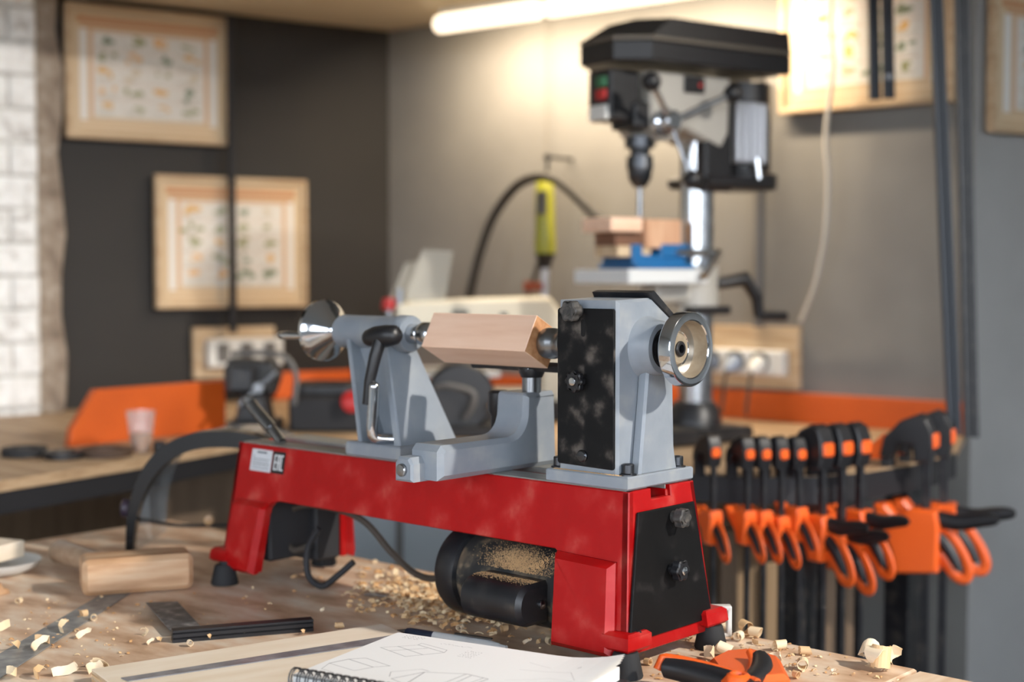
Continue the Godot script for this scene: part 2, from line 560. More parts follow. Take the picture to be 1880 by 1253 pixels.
func _ready() -> void:
	# --- camera
	side = fwd.cross(Vector3.UP)
	var dip := deg_to_rad(2.73)
	look = fwd * cos(dip) - Vector3.UP * sin(dip)
	over = fwd * sin(dip) + Vector3.UP * cos(dip)
	var cam := Camera3D.new()
	cam.name = "camera"
	add_child(cam)
	cam.transform = Transform3D(Basis(side, over, -look), eye)
	var att := CameraAttributesPhysical.new()
	att.frustum_focal_length = 50.0
	att.frustum_focus_distance = 1.45
	att.exposure_aperture = 3.0
	att.frustum_near = 0.05
	att.frustum_far = 60.0
	cam.attributes = att
	cam.fov = rad_to_deg(2.0 * atan(626.5 / FOCAL))
	cam.current = true
	# --- sky and exposure
	var env := Environment.new()
	var sky := ProceduralSkyMaterial.new()
	sky.sky_top_color = Color(0.74, 0.80, 0.88)
	sky.sky_horizon_color = Color(0.93, 0.94, 0.95)
	sky.ground_horizon_color = Color(0.70, 0.72, 0.74)
	sky.ground_bottom_color = Color(0.42, 0.42, 0.42)
	sky.sky_energy_multiplier = 3.3
	sky.ground_energy_multiplier = 1.0
	env.background_mode = Environment.BG_SKY
	env.sky = Sky.new()
	env.sky.sky_material = sky
	env.tonemap_mode = Environment.TONE_MAPPER_LINEAR
	env.tonemap_exposure = 0.88
	env.sdfgi_enabled = true
	env.ssao_enabled = true
	env.ssil_enabled = true
	var we := WorldEnvironment.new()
	we.name = "environment"
	we.environment = env
	add_child(we)
	# --- plan of the walls
	grey_dir = fwd * cos(deg_to_rad(51.1)) - side * sin(deg_to_rad(51.1))
	black_dir = fwd * cos(deg_to_rad(55.9)) + side * sin(deg_to_rad(55.9))
	grey_n = grey_dir.cross(Vector3.UP)
	black_n = Vector3.UP.cross(black_dir)
	if grey_n.dot(fwd) > 0.0:
		grey_n = -grey_n
	if black_n.dot(fwd) > 0.0:
		black_n = -black_n
	var g0 := at_depth(1600, 502, 3.02)
	corner = on_plane(715, 502, grey_n, g0)
	corner.y = 0.0
	grey_end = on_grey(1786, 502)
	grey_end.y = 0.0
	make_materials()
	build_room()
	build_lamps()
	build_table()
	build_lathe()
	build_blank()
	build_bench()
	build_orange_boards()
	build_brick()
	build_charts()
	build_wall_fittings()
	build_drill_press()
	build_clamps()
	build_machines()
	build_left_bench_things()
	build_front()


func plan(s: float, d: float) -> Vector3:
	return Vector3(eye.x, 0, eye.z) + side * s + fwd * d


func wall_box(b: MB, p: Vector3, q: Vector3, y0: float, y1: float, out: Vector3, th := 0.16) -> void:
	# a straight piece of wall whose room face runs from p to q
	var P := Vector2(p.x, p.z)
	var Q := Vector2(q.x, q.z)
	var o := Vector2(out.x, out.z) * th
	b.slab([P, Q, Q + o, P + o], y0, y1)


func build_room() -> void:
	var H := 3.0
	var left := plan(-2.6, 0)
	var t := (corner - left).dot(side) / black_dir.dot(side)
	var bl := corner - black_dir * t
	var back_l := plan(-2.6, -3.0)
	var back_r := plan(4.2, -3.0)
	var r1 := grey_end + black_dir * 2.4
	var r2 := plan(4.2, (r1 - plan(0, 0)).dot(fwd) - 0.9)
	var b := MB.new()
	wall_box(b, corner - grey_dir * -0.2, grey_end, 0, H, -grey_n)
	structure(part("wall_right", b, M.grey_wall), "grey painted wall behind the drill press", "wall")
	b = MB.new()
	wall_box(b, bl, corner + black_dir * 0.15, 0, H, -black_n)
	structure(part("wall_left", b, M.black_wall), "black painted wall carrying two framed charts", "wall")
	b = MB.new()
	wall_box(b, grey_end, r1, 0, H, -black_n)
	structure(part("wall_return", b, M.cool_wall), "cool grey wall turning away past the long clamps", "wall")
	b = MB.new()
	wall_box(b, r1, r2, 0, H, fwd)
	wall_box(b, r2, back_r, 0, H, side)
	structure(part("wall_side", b, M.white_wall), "plain white wall on the far right", "wall")
	# window walls: behind the viewer and on the left, tall openings with frames
	var d1 := (bl - plan(0, 0)).dot(fwd)
	var left_pt := func(u: float) -> Vector3: return plan(-2.6, u)
	var back_pt := func(u: float) -> Vector3: return plan(u, -3.0)
	window_wall("wall_window", "white wall with one wide window", left_pt, -3.0, d1, [[-2.6, -0.5]], -side, 1, H)
	window_wall("wall_back", "white wall with two windows behind the viewer", back_pt, -2.6, 4.2, [[-1.7, 0.1], [0.6, 3.8]], -fwd, 2, H)
	# floor and ceiling
	var foot := []
	for p in [bl - side * 0.2, corner + fwd * 0.3, grey_end + fwd * 0.2, r1 + fwd * 0.2, r2 + side * 0.2, back_r + side * 0.2 - fwd * 0.2, back_l - side * 0.2 - fwd * 0.2]:
		foot.append(Vector2(p.x, p.z))
	b = MB.new()
	b.slab(foot, -0.12, 0.0)
	structure(part("floor", b, M.floor), "grey concrete floor", "floor")
	b = MB.new()
	b.slab(foot, H, H + 0.12)
	structure(part("ceiling", b, M.white_wall), "white ceiling", "ceiling")


func window_wall(called: String, label: String, pt: Callable, u0: float, u1: float, wins: Array, out: Vector3, first: int, H: float) -> void:
	var b := MB.new()
	wall_box(b, pt.call(u0), pt.call(u1), 0, 0.85, out)
	wall_box(b, pt.call(u0), pt.call(u1), 2.65, H, out)
	var cuts := [u0]
	for w in wins:
		cuts.append_array(w)
	cuts.append(u1)
	for i in range(0, cuts.size(), 2):
		wall_box(b, pt.call(cuts[i]), pt.call(cuts[i + 1]), 0.85, 2.65, out)
	structure(part(called, b, M.white_wall), label, "wall")
	for i in wins.size():
		b = MB.new()
		var w: Array = wins[i]
		for k in 4:
			var d: float = lerpf(w[0], w[1] - 0.06, k / 3.0)
			wall_box(b, pt.call(d) + out * 0.06, pt.call(d + 0.06) + out * 0.06, 0.85, 2.65, out, 0.05)
		for y in [0.85, 1.9, 2.59]:
			wall_box(b, pt.call(w[0]) + out * 0.06, pt.call(w[1]) + out * 0.06, y, y + 0.06, out, 0.05)
		structure(part("window_%d" % (first + i), b, M.white_pl), "white window frame with three bays", "window")


func build_lamps() -> void:
	# key lamp: a compact spotlight under the ceiling, turned to the work table
	var at := Vector3(2.40, 2.72, -0.90)
	var aim := (Vector3(-0.30, 1.00, 0.02) - at).normalized()
	var t := thing("spotlight", "small black ceiling spotlight turned to the work table", "lamp", at)
	var b := MB.new()
	b.rod(Vector3(0, 0.03, 0), Vector3(0, 0.28, 0), 0.008, 8)
	part("stem", b, M.black, t)
	b = MB.new()
	b.lathe_on(-aim * 0.13, aim, [Vector2(0, 0), Vector2(0.055, 0.0), Vector2(0.062, 0.01), Vector2(0.062, 0.13), Vector2(0.058, 0.13), Vector2(0.056, 0.10), Vector2(0, 0.10)], 28)
	part("can", b, M.black, t)
	b = MB.new()
	b.lathe_on(-aim * 0.015, aim, [Vector2(0, -0.004), Vector2(0.050, -0.004), Vector2(0.050, 0.0), Vector2(0, 0.0)], 28)
	part("bulb", b, M.bulb, t)
	var l := SpotLight3D.new()
	l.name = "spot_light"
	l.light_color = Color(1.0, 0.97, 0.93)
	l.light_energy = 14.0
	l.light_size = 0.05
	l.spot_angle = 30.0
	l.spot_angle_attenuation = 0.6
	l.spot_range = 12.0
	l.spot_attenuation = 2.0
	l.shadow_enabled = true
	l.transform = Transform3D(Basis.looking_at(aim, Vector3.UP), aim * 0.07)
	t.add_child(l)
	# two light tubes on the grey wall under the loft
	var y := on_grey(800, 46, 0.2).y
	var p := [on_grey(800, 46, 0.2), on_grey(995, 20, 0.2), on_grey(1001, 16, 0.2), on_grey(1420, -50, 0.2)]
	for i in 2:
		var a: Vector3 = p[i * 2]
		var c: Vector3 = p[i * 2 + 1]
		a.y = y
		c.y = y
		var dir := (c - a).normalized()
		var len := a.distance_to(c)
		var o := thing("light_tube", ["short glowing light tube ending near the room corner", "longer glowing light tube over the drill press"][i], "light tube", (a + c) / 2, yaw_basis(dir), "light tubes on the grey wall")
		var m := MB.new()
		m.lathe_on(Vector3(-len / 2, 0, 0), Vector3.RIGHT, [Vector2(0, 0), Vector2(0.014, 0.002), Vector2(0.021, 0.009), Vector2(0.0225, 0.019), Vector2(0.0225, len - 0.019), Vector2(0.021, len - 0.009), Vector2(0.014, len - 0.002), Vector2(0, len)], 20, 60)
		part("diffuser", m, M.tube, o)
		m = MB.new()
		m.box(Vector3(-len / 2 + 0.02, 0.0215, -0.012), Vector3(len / 2 - 0.02, 0.036, 0.012), 0.002)
		part("housing", m, M.white_pl, o)
		var al := AreaLight3D.new()
		al.name = "tube_light"
		al.area_size = Vector2(0.03, len - 0.03)
		al.light_color = Color(1.0, 0.91, 0.78)
		al.light_energy = 0.75 * len / 0.4
		al.shadow_enabled = true
		var towards := (Vector3.DOWN * 0.9 - grey_n * 0.43).normalized()
		al.transform = Transform3D(o.basis.inverse() * Basis.looking_at(towards, dir), o.basis.inverse() * (towards * 0.027))
		o.add_child(al)
	# loft over the corner
	var b2 := MB.new()
	var yl := on_black(600, 45).y
	var k0 := corner - black_dir * 2.2
	var k1 := corner - grey_dir * 0.75
	var f := func(v: Vector3) -> Vector2: return Vector2(v.x, v.z)
	b2.slab([f.call(corner), f.call(k1), f.call(k1 + grey_n * 0.4), f.call(corner + grey_n * 0.4 + black_n * 0.6 - black_dir * 0.25), f.call(k0 + black_n * 0.6), f.call(k0)], yl, yl + 0.1)
	structure(part("trim_1", b2, M.ceiling), "pale loft boarding over the dark corner", "loft")


func build_table() -> void:
	var t := thing("work_table", "plywood work table strewn with shavings under the lathe", "table")
	var b := MB.new()
	b.slab([Vector2(-1.085, -0.200), Vector2(0.212, -0.200), Vector2(0.214, 0.9), Vector2(-1.085, 0.9)], TABLE - 0.03, TABLE, 0.002)
	part("table_top", b, M.table, t)
	b = MB.new()
	b.slab([Vector2(0.2165, -0.196), Vector2(0.50, -0.196), Vector2(0.50, 0.9), Vector2(0.2165, 0.9)], TABLE - 0.03, TABLE, 0.002)
	part("table_board", b, M.table2, t)
	b = MB.new()
	for x in [-1.04, 0.42]:
		for z in [-0.14, 0.82]:
			b = MB.new()
			b.box(Vector3(x - 0.03, 0, z - 0.03), Vector3(x + 0.03, TABLE - 0.08, z + 0.03), 0.003)
			part("leg", b, M.black_metal, t)
	b = MB.new()
	b.slab([Vector2(-1.05, -0.16), Vector2(0.46, -0.16), Vector2(0.46, 0.86), Vector2(-1.05, 0.86)], TABLE - 0.08, TABLE - 0.031)
	part("frame", b, M.black_metal, t)


# ---------------------------------------------------------------- the lathe
func bed_taper(p: Vector3) -> Vector3:
	var k := (0.18 - p.y) / 0.16
	return Vector3(-0.3175 + (p.x + 0.3175) * (1.0 + 0.044 * k), p.y, -0.056 + (p.z + 0.056) * (1.0 + 0.37 * k))


func star_knob(b: MB, at: Vector3, dir: Vector3, r: float, h: float, lobes := 6) -> void:
	var keep := b.xf
	var z := dir.normalized()
	var x := Vector3.UP.cross(z).normalized()
	b.xf = b.xf * Transform3D(Basis(x, z.cross(x), z), at)
	var p := []
	for i in lobes * 6:
		var a := TAU * i / (lobes * 6)
		var s := 0.5 + 0.5 * cos(a * lobes)
		p.append(Vector2(cos(a), sin(a)) * r * (0.8 + 0.2 * pow(s, 0.6)))
	b.prism(p, h * 0.35, h, r * 0.12, 60)
	b.xf = keep
	b.rod(at, at + z * h * 0.4, r * 0.62, 14)
	b.lathe_on(at + z * h, z, [Vector2(0, 0.0), Vector2(r * 0.4, 0.0), Vector2(r * 0.46, -0.0015), Vector2(r * 0.62, -0.0015)].map(func(q): return Vector2(q.x, q.y + 0.0008)), 14)


func build_lathe() -> void:
	var L := thing("wood_lathe", "red and grey mini wood lathe with black covers standing on the plywood table", "lathe", Vector3(0, TABLE, 0))
	# --- bed casting
	var b := MB.new()
	var side_shape := []
	for p in [[-0.635, 0.02], [-0.565, 0.02], [-0.562, 0.092], [-0.559, 0.103], [-0.552, 0.110], [-0.540, 0.113], [-0.094, 0.113], [-0.089, 0.109], [-0.090, 0.02], [0.0, 0.02], [0.0, 0.18], [-0.635, 0.18]]:
		side_shape.append(Vector2(p[0], p[1]))
	b.prism(side_shape, -0.008, 0.0, 0.0012)
	b.prism(side_shape, -0.112, -0.104, 0.0012)
	b.rib([Vector2(-0.112, 0.02), Vector2(0, 0.02), Vector2(0, 0.18), Vector2(-0.037, 0.18), Vector2(-0.037, 0.169), Vector2(-0.070, 0.169), Vector2(-0.070, 0.18), Vector2(-0.112, 0.18)], -0.009, 0.0, 0.0012)
	b.rib([Vector2(-0.112, 0.02), Vector2(0, 0.02), Vector2(0, 0.18), Vector2(-0.112, 0.18)], -0.635, -0.627, 0.0012)
	b.box(Vector3(-0.632, 0.150, -0.040), Vector3(-0.004, 0.1755, -0.004), 0.001)
	b.box(Vector3(-0.632, 0.150, -0.108), Vector3(-0.004, 0.1755, -0.067), 0.001)
	# raised leg panels and foot lugs
	b.prism([Vector2(-0.091, 0.017), Vector2(-0.013, 0.017), Vector2(-0.013, 0.110), Vector2(-0.088, 0.112), Vector2(-0.091, 0.109)], -0.008, 0.0085, 0.0060)
	b.prism([Vector2(-0.624, 0.018), Vector2(-0.565, 0.018), Vector2(-0.560, 0.100), Vector2(-0.553, 0.109), Vector2(-0.620, 0.109), Vector2(-0.624, 0.105)], -0.008, 0.0075, 0.0055)
	b.prism([Vector2(-0.104, 0.016), Vector2(-0.038, 0.016), Vector2(-0.038, 0.100), Vector2(-0.104, 0.109)], -0.125, -0.112, 0.006)
	b.prism([Vector2(-0.626, 0.018), Vector2(-0.563, 0.018), Vector2(-0.560, 0.100), Vector2(-0.626, 0.108)], -0.125, -0.112, 0.006)
	for sx in [-0.645, -0.022]:
		for sz in [-0.020, -0.1215]:
			b.slab([Vector2(sx, sz), Vector2(sx + 0.032, sz), Vector2(sx + 0.032, sz + 0.029), Vector2(sx, sz + 0.029)], 0.0262, 0.044, 0.003)
	b.warp(bed_taper)
	var bed := part("bed", b, M.red, L)
	for r in [[-0.0375, -0.0025], [-0.1095, -0.0695]]:
		b = MB.new()
		b.box(Vector3(-0.631, 0.1750, r[0]), Vector3(-0.006, 0.1812, r[1]), 0.0008)
		part("rail", b, M.way, bed)
	for s in [[0.012, -0.128], [0.012, 0.020], [-0.628, 0.030], [-0.628, -0.136]]:
		b = MB.new()
		b.lathe_on(Vector3(s[0], 0, s[1]), Vector3.UP, [Vector2(0, 0), Vector2(0.0168, 0), Vector2(0.0175, 0.002), Vector2(0.0128, 0.024), Vector2(0.0115, 0.0255), Vector2(0.006, 0.0255), Vector2(0.006, 0.03)], 22)
		part("foot", b, M.rubber, L)
	# --- labels on the bed front
	b = MB.new()
	var lbl := func(x0: float, y0: float, x1: float, y1: float) -> MB:
		var q := MB.new()
		q.quad(Vector3(x0, y0, 0.0007), Vector3(x1, y0, 0.0007), Vector3(x1, y1, 0.0007), Vector3(x0, y1, 0.0007))
		q.warp(bed_taper)
		return q
	part("rating_label", lbl.call(-0.604, 0.147, -0.563, 0.1745), print_mat(label_image()), bed).set_meta("label", "white rating sticker with lines of small print")
	part("conformity_mark", lbl.call(-0.5615, 0.147, -0.537, 0.1745), print_mat(mark_image()), bed).set_meta("label", "black and white EAC mark sticker")
	# --- black end cover
	b = MB.new()
	b.rib([Vector2(-0.1235 + 0.010, 0.034), Vector2(0.008, 0.034), Vector2(-0.0085, 0.159), Vector2(-0.1055, 0.159)], 0.0005, 0.004, 0.0008)
	for i in b.v.size():
		b.v[i].x += (0.18 - b.v[i].y) / 0.16 * 0.014
		if b.v[i].y < 0.1:
			b.v[i].z = -0.053 + (b.v[i].z + 0.053) * 1.18
	var cover := part("end_cover", b, M.plate2, L)
	b = MB.new()
	star_knob(b, Vector3(0.006, 0.148, -0.0665), Vector3.RIGHT, 0.0105, 0.017)
	part("knob", b, M.dusty_lit_knob, cover)
	b = MB.new()
	star_knob(b, Vector3(0.011, 0.0955, -0.0585), Vector3.RIGHT, 0.0115, 0.015)
	part("knob", b, M.black, cover)
	b = MB.new()
	b.lathe_on(Vector3(0.0262, 0.0955, -0.0585), Vector3.RIGHT, [Vector2(0.0042, -0.002), Vector2(0.0042, 0.001), Vector2(0.002, 0.0018), Vector2(0, 0.0018)], 12)
	part("screw", b, M.chrome, cover)
	b = MB.new()
	b.rib([Vector2(-0.0695, 0.132), Vector2(-0.0635, 0.132), Vector2(-0.0635, 0.146), Vector2(-0.0695, 0.146)], 0.004, 0.0078)
	part("slot", b, mat(rgb8(6, 6, 6), 0.9), cover)
	for s in [[0.006, 0.039], [-0.115, 0.033]]:
		b = MB.new()
		b.lathe_on(Vector3(0.014, s[1], s[0]), Vector3.RIGHT, [Vector2(0, 0), Vector2(0.006, 0), Vector2(0.006, 0.004), Vector2(0.0045, 0.0062), Vector2(0.002, 0.0062), Vector2(0.0015, 0.005), Vector2(0, 0.005)], 14)
		part("screw", b, M.black, cover)
	# --- headstock
	b = MB.new()
	b.slab([Vector2(-0.1085, -0.112), Vector2(-0.001, -0.112), Vector2(-0.001, 0.001), Vector2(-0.1085, 0.001)], 0.1815, 0.195, 0.0015)
	b.rib([Vector2(-0.004, 0.190), Vector2(-0.004, 0.3715), Vector2(-0.062, 0.3735), Vector2(-0.098, 0.351), Vector2(-0.104, 0.190)], -0.096, -0.018, 0.003)
	# spindle boss and tapered web below it
	b.lathe_on(Vector3(-0.018, 0.3225, -0.053), Vector3.RIGHT, [Vector2(0.034, -0.002), Vector2(0.0305, 0.004), Vector2(0.0288, 0.010), Vector2(0.0278, 0.0195), Vector2(0.0265, 0.0215), Vector2(0.0205, 0.0215)], 40)
	b.rib([Vector2(-0.0915, 0.193), Vector2(-0.0255, 0.193), Vector2(-0.0385, 0.300), Vector2(-0.0675, 0.300)], -0.019, -0.006, 0.0025)
	var head := part("headstock", b, M.enamel, L)
	b = MB.new()
	b.prism([Vector2(-0.0945, 0.2035), Vector2(-0.0925, 0.2015), Vector2(-0.0225, 0.2), Vector2(-0.0205, 0.202), Vector2(-0.0205, 0.361), Vector2(-0.0225, 0.363), Vector2(-0.0925, 0.363), Vector2(-0.0945, 0.361)], -0.004, -0.0005, 0.0006)
	var fc := part("front_cover", b, M.plate, head)
	b = MB.new()
	star_knob(b, Vector3(-0.067, 0.3605, -0.0005), Vector3(0, 0, 1), 0.0115, 0.017)
	part("knob", b, M.dusty_lit_knob, head)
	b = MB.new()
	star_knob(b, Vector3(-0.064, 0.2885, -0.0005), Vector3(0, 0, 1), 0.0115, 0.012, 8)
	part("knob", b, M.black, head)
	b = MB.new()
	b.lathe_on(Vector3(-0.064, 0.2885, 0.0118), Vector3(0, 0, 1), [Vector2(0.0042, -0.002), Vector2(0.0042, 0.001), Vector2(0.002, 0.0016), Vector2(0, 0.0016)], 12)
	part("screw", b, M.chrome, head)
	b = MB.new()
	b.prism(b.rrect(0.0058, 0.018, 0.0028, 4).map(func(q): return q + Vector2(-0.060, 0.343)), -0.003, -0.0003)
	part("slot", b, mat(rgb8(6, 6, 6), 0.9), head)
	b = MB.new()
	b.lathe_on(Vector3(-0.060, 0.2115, -0.0005), Vector3(0, 0, 1), [Vector2(0.0065, -0.001), Vector2(0.0065, 0.002), Vector2(0.005, 0.0036), Vector2(0.0, 0.004)], 16)
	b.box(Vector3(-0.0660, 0.2108, 0.0026), Vector3(-0.0540, 0.2122, 0.0040))
	part("screw", b, M.dark_steel, head)
	# control plate on the sloped rear
	b = MB.new()
	b.rib([Vector2(-0.0595, 0.3730), Vector2(-0.0560, 0.3790), Vector2(-0.0640, 0.3810), Vector2(-0.1075, 0.3500), Vector2(-0.1045, 0.3440)], -0.094, -0.0165, 0.0008)
	part("control_panel", b, M.black_metal, head)
	for s in [[-0.0115, -0.0135], [-0.0115, -0.0985], [-0.1025, -0.0135], [-0.1025, -0.0985]]:
		b = MB.new()
		b.lathe_on(Vector3(s[0], 0.195, s[1]), Vector3.UP, [Vector2(0.0088, 0), Vector2(0.0088, 0.0012), Vector2(0.0065, 0.0022), Vector2(0.0062, 0.0022)], 18)
		b.lathe_on(Vector3(s[0], 0.197, s[1]), Vector3.UP, [Vector2(0.0062, 0), Vector2(0.0062, 0.0085), Vector2(0.0054, 0.0095), Vector2(0.0034, 0.0095), Vector2(0.0034, 0.0045), Vector2(0, 0.0045)], 18)
		part("bolt", b, M.dark_steel, head)
	# --- right handwheel
	b = MB.new()
	b.lathe_on(Vector3(0, 0.3225, -0.053), Vector3.RIGHT, [Vector2(0.0145, -0.006), Vector2(0.0160, 0.0), Vector2(0.0160, 0.0195), Vector2(0.0180, 0.0215), Vector2(0.0350, 0.0222), Vector2(0.0370, 0.0228), Vector2(0.0378, 0.0240), Vector2(0.0378, 0.0364), Vector2(0.0374, 0.0375), Vector2(0.0364, 0.0380), Vector2(0.0300, 0.0380), Vector2(0.0288, 0.0370)], 64)
	var wheel := part("handwheel", b, M.chrome, L)
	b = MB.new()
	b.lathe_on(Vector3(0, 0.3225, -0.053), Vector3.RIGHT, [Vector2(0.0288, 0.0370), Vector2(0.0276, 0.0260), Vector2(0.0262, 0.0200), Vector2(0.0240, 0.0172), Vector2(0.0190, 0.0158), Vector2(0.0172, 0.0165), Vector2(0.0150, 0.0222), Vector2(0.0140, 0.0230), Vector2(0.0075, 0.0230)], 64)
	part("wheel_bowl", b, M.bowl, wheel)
	b = MB.new()
	b.lathe_on(Vector3(0, 0.3225, -0.053), Vector3.RIGHT, [Vector2(0.0080, 0.0215), Vector2(0.0080, 0.0245), Vector2(0.0068, 0.0256), Vector2(0.0045, 0.0256), Vector2(0.0045, 0.012), Vector2(0, 0.012)], 6 * 4)
	part("bore", b, M.black, wheel)
	b = MB.new()
	b.lathe_on(Vector3(0, 0.3225, -0.053), Vector3.RIGHT, [Vector2(0.0207, 0.0018), Vector2(0.0196, 0.0026), Vector2(0.0150, 0.0010), Vector2(0.0130, -0.0010)], 32)
	part("bearing_seal", b, M.black_metal, head)
	# --- spindle nose, thread and spur drive
	b = MB.new()
	var pr := [Vector2(0.0175, 0.0)]
	for i in 4:
		pr.append_array([Vector2(0.0182, 0.0012 + i * 0.0068), Vector2(0.0182, 0.0042 + i * 0.0068), Vector2(0.0142, 0.0050 + i * 0.0068), Vector2(0.0142, 0.0066 + i * 0.0068)])
	pr.append(Vector2(0.0, 0.0275))
	b.lathe_on(Vector3(-0.0945, 0.3225, -0.053), Vector3.LEFT, pr, 36, 20)
	var sp := part("spindle", b, M.black_metal, L)
	b = MB.new()
	b.lathe_on(Vector3(-0.0945, 0.3225, -0.053), Vector3.LEFT, [Vector2(0.0125, 0.0270), Vector2(0.0125, 0.0300), Vector2(0.0165, 0.0310), Vector2(0.0165, 0.0350), Vector2(0.0148, 0.0380), Vector2(0.0148, 0.0430), Vector2(0.0170, 0.0480), Vector2(0.0172, 0.0570), Vector2(0.0160, 0.0610), Vector2(0.0120, 0.0640), Vector2(0.0040, 0.0650), Vector2(0.0, 0.0740)], 36)
	part("spur_drive", b, M.steel, sp)
	build_tailstock(L)
	build_tool_rest(L)
	build_motor(L)


func build_tailstock(L: Node3D) -> void:
	var y := 0.3265
	var zc := -0.053
	var b := MB.new()
	b.slab([Vector2(-0.425, -0.112), Vector2(-0.330, -0.112), Vector2(-0.330, 0.001), Vector2(-0.425, 0.001)], 0.1815, 0.198, 0.002)
	# two slanted plates and a web between them
	var lean := func(p: Vector3) -> Vector3:
		return Vector3(p.x - 0.045 * (p.y - 0.196) / 0.11, p.y, p.z)
	var c := MB.new()
	var trap := [Vector2(-0.102, 0.196), Vector2(-0.006, 0.196), Vector2(-0.032, 0.318), Vector2(-0.075, 0.318)]
	c.rib(trap, -0.412, -0.405, 0.0015)
	c.rib(trap, -0.349, -0.338, 0.0015)
	c.rib([Vector2(-0.066, 0.196), Vector2(-0.046, 0.196), Vector2(-0.046, 0.318), Vector2(-0.066, 0.318)], -0.408, -0.345)
	c.warp(lean)
	b.v.append_array(c.v); b.n.append_array(c.n); b.t.append_array(c.t)
	b.lathe_on(Vector3(-0.490, y, zc), Vector3.RIGHT, [Vector2(0.012, 0.0), Vector2(0.0192, 0.0), Vector2(0.0205, 0.0015), Vector2(0.0205, 0.100), Vector2(0.0222, 0.106), Vector2(0.0222, 0.121), Vector2(0.0210, 0.1235), Vector2(0.0120, 0.1235)], 40)
	var T := part("tailstock", b, M.enamel, L)
	b = MB.new()
	b.lathe_on(Vector3(-0.374, y, zc), Vector3.RIGHT, [Vector2(0.0118, 0), Vector2(0.0118, 0.022), Vector2(0.0106, 0.0235), Vector2(0.0106, 0.0255), Vector2(0.0140, 0.0265), Vector2(0.0146, 0.028), Vector2(0.0146, 0.040), Vector2(0.0130, 0.044), Vector2(0.0095, 0.050), Vector2(0.0, 0.060)], 36)
	part("quill", b, M.chrome_soft, T)
	b = MB.new()
	b.lathe_on(Vector3(-0.490, y, zc), Vector3.LEFT, [Vector2(0.0105, -0.002), Vector2(0.0115, 0.001), Vector2(0.0115, 0.006), Vector2(0.0150, 0.012), Vector2(0.0240, 0.021), Vector2(0.0330, 0.030), Vector2(0.0370, 0.033), Vector2(0.0390, 0.0355), Vector2(0.0390, 0.041), Vector2(0.0372, 0.0435), Vector2(0.0345, 0.0435), Vector2(0.0300, 0.036), Vector2(0.0140, 0.030), Vector2(0.0, 0.030)], 64)
	var W := part("handwheel", b, M.chrome, L)
	b = MB.new()
	b.lathe_on(Vector3(-0.525, y - 0.006, zc + 0.034), Vector3(-0.97, 0.0, 0.16), [Vector2(0.0040, 0), Vector2(0.0042, 0.004), Vector2(0.0052, 0.010), Vector2(0.0056, 0.026), Vector2(0.0050, 0.040), Vector2(0.0035, 0.0425), Vector2(0, 0.043)], 18, 50)
	part("crank_handle", b, M.chrome, W)
	# quill lock lever
	b = MB.new()
	b.lathe_on(Vector3(-0.3985, 0.322, -0.008), Vector3(0.95, 0.10, -0.12), [Vector2(0, 0), Vector2(0.0075, 0.0), Vector2(0.0100, 0.004), Vector2(0.0128, 0.016), Vector2(0.0132, 0.032), Vector2(0.0115, 0.046), Vector2(0.0075, 0.0505), Vector2(0, 0.051)], 20, 50)
	b.tube([Vector3(-0.372, 0.320, -0.006), Vector3(-0.374, 0.300, 0.000), Vector3(-0.380, 0.272, 0.003), Vector3(-0.384, 0.245, 0.004)], [0.0078, 0.0076, 0.0066, 0.0056], 14)
	var K := part("lock_lever", b, M.black, T)
	b = MB.new()
	b.lathe_on(Vector3(-0.3985, 0.322, -0.008), Vector3(-0.95, -0.10, 0.12), [Vector2(0.0045, -0.001), Vector2(0.0045, 0.0008), Vector2(0, 0.0014)], 12)
	part("screw", b, M.chrome, K)
	# bed clamp lever, a bent chrome rod
	b = MB.new()
	b.tube(bend([Vector3(-0.3735, 0.2655, 0.002), Vector3(-0.3755, 0.236, 0.002), Vector3(-0.3770, 0.213, 0.002), Vector3(-0.3750, 0.2055, -0.003), Vector3(-0.366, 0.2035, -0.016), Vector3(-0.352, 0.2035, -0.026)], 5), 0.0068, 14)
	b.ball(Vector3(-0.3735, 0.2660, 0.002), 0.0070, 14)
	part("clamp_lever", b, M.chrome, T)
	# lever at the far end of the bed
	b = MB.new()
	b.tube([Vector3(-0.585, 0.181, -0.030), Vector3(-0.600, 0.193, -0.030), Vector3(-0.612, 0.201, -0.030)], 0.0068, 12)
	b.tube([Vector3(-0.606, 0.197, -0.030), Vector3(-0.648, 0.226, -0.030)], 0.0082, 12)
	var E := part("end_lever", b, M.steel, L)
	b = MB.new()
	b.ball(Vector3(-0.655, 0.231, -0.030), 0.0075)
	part("knob", b, M.grey_pl, E)


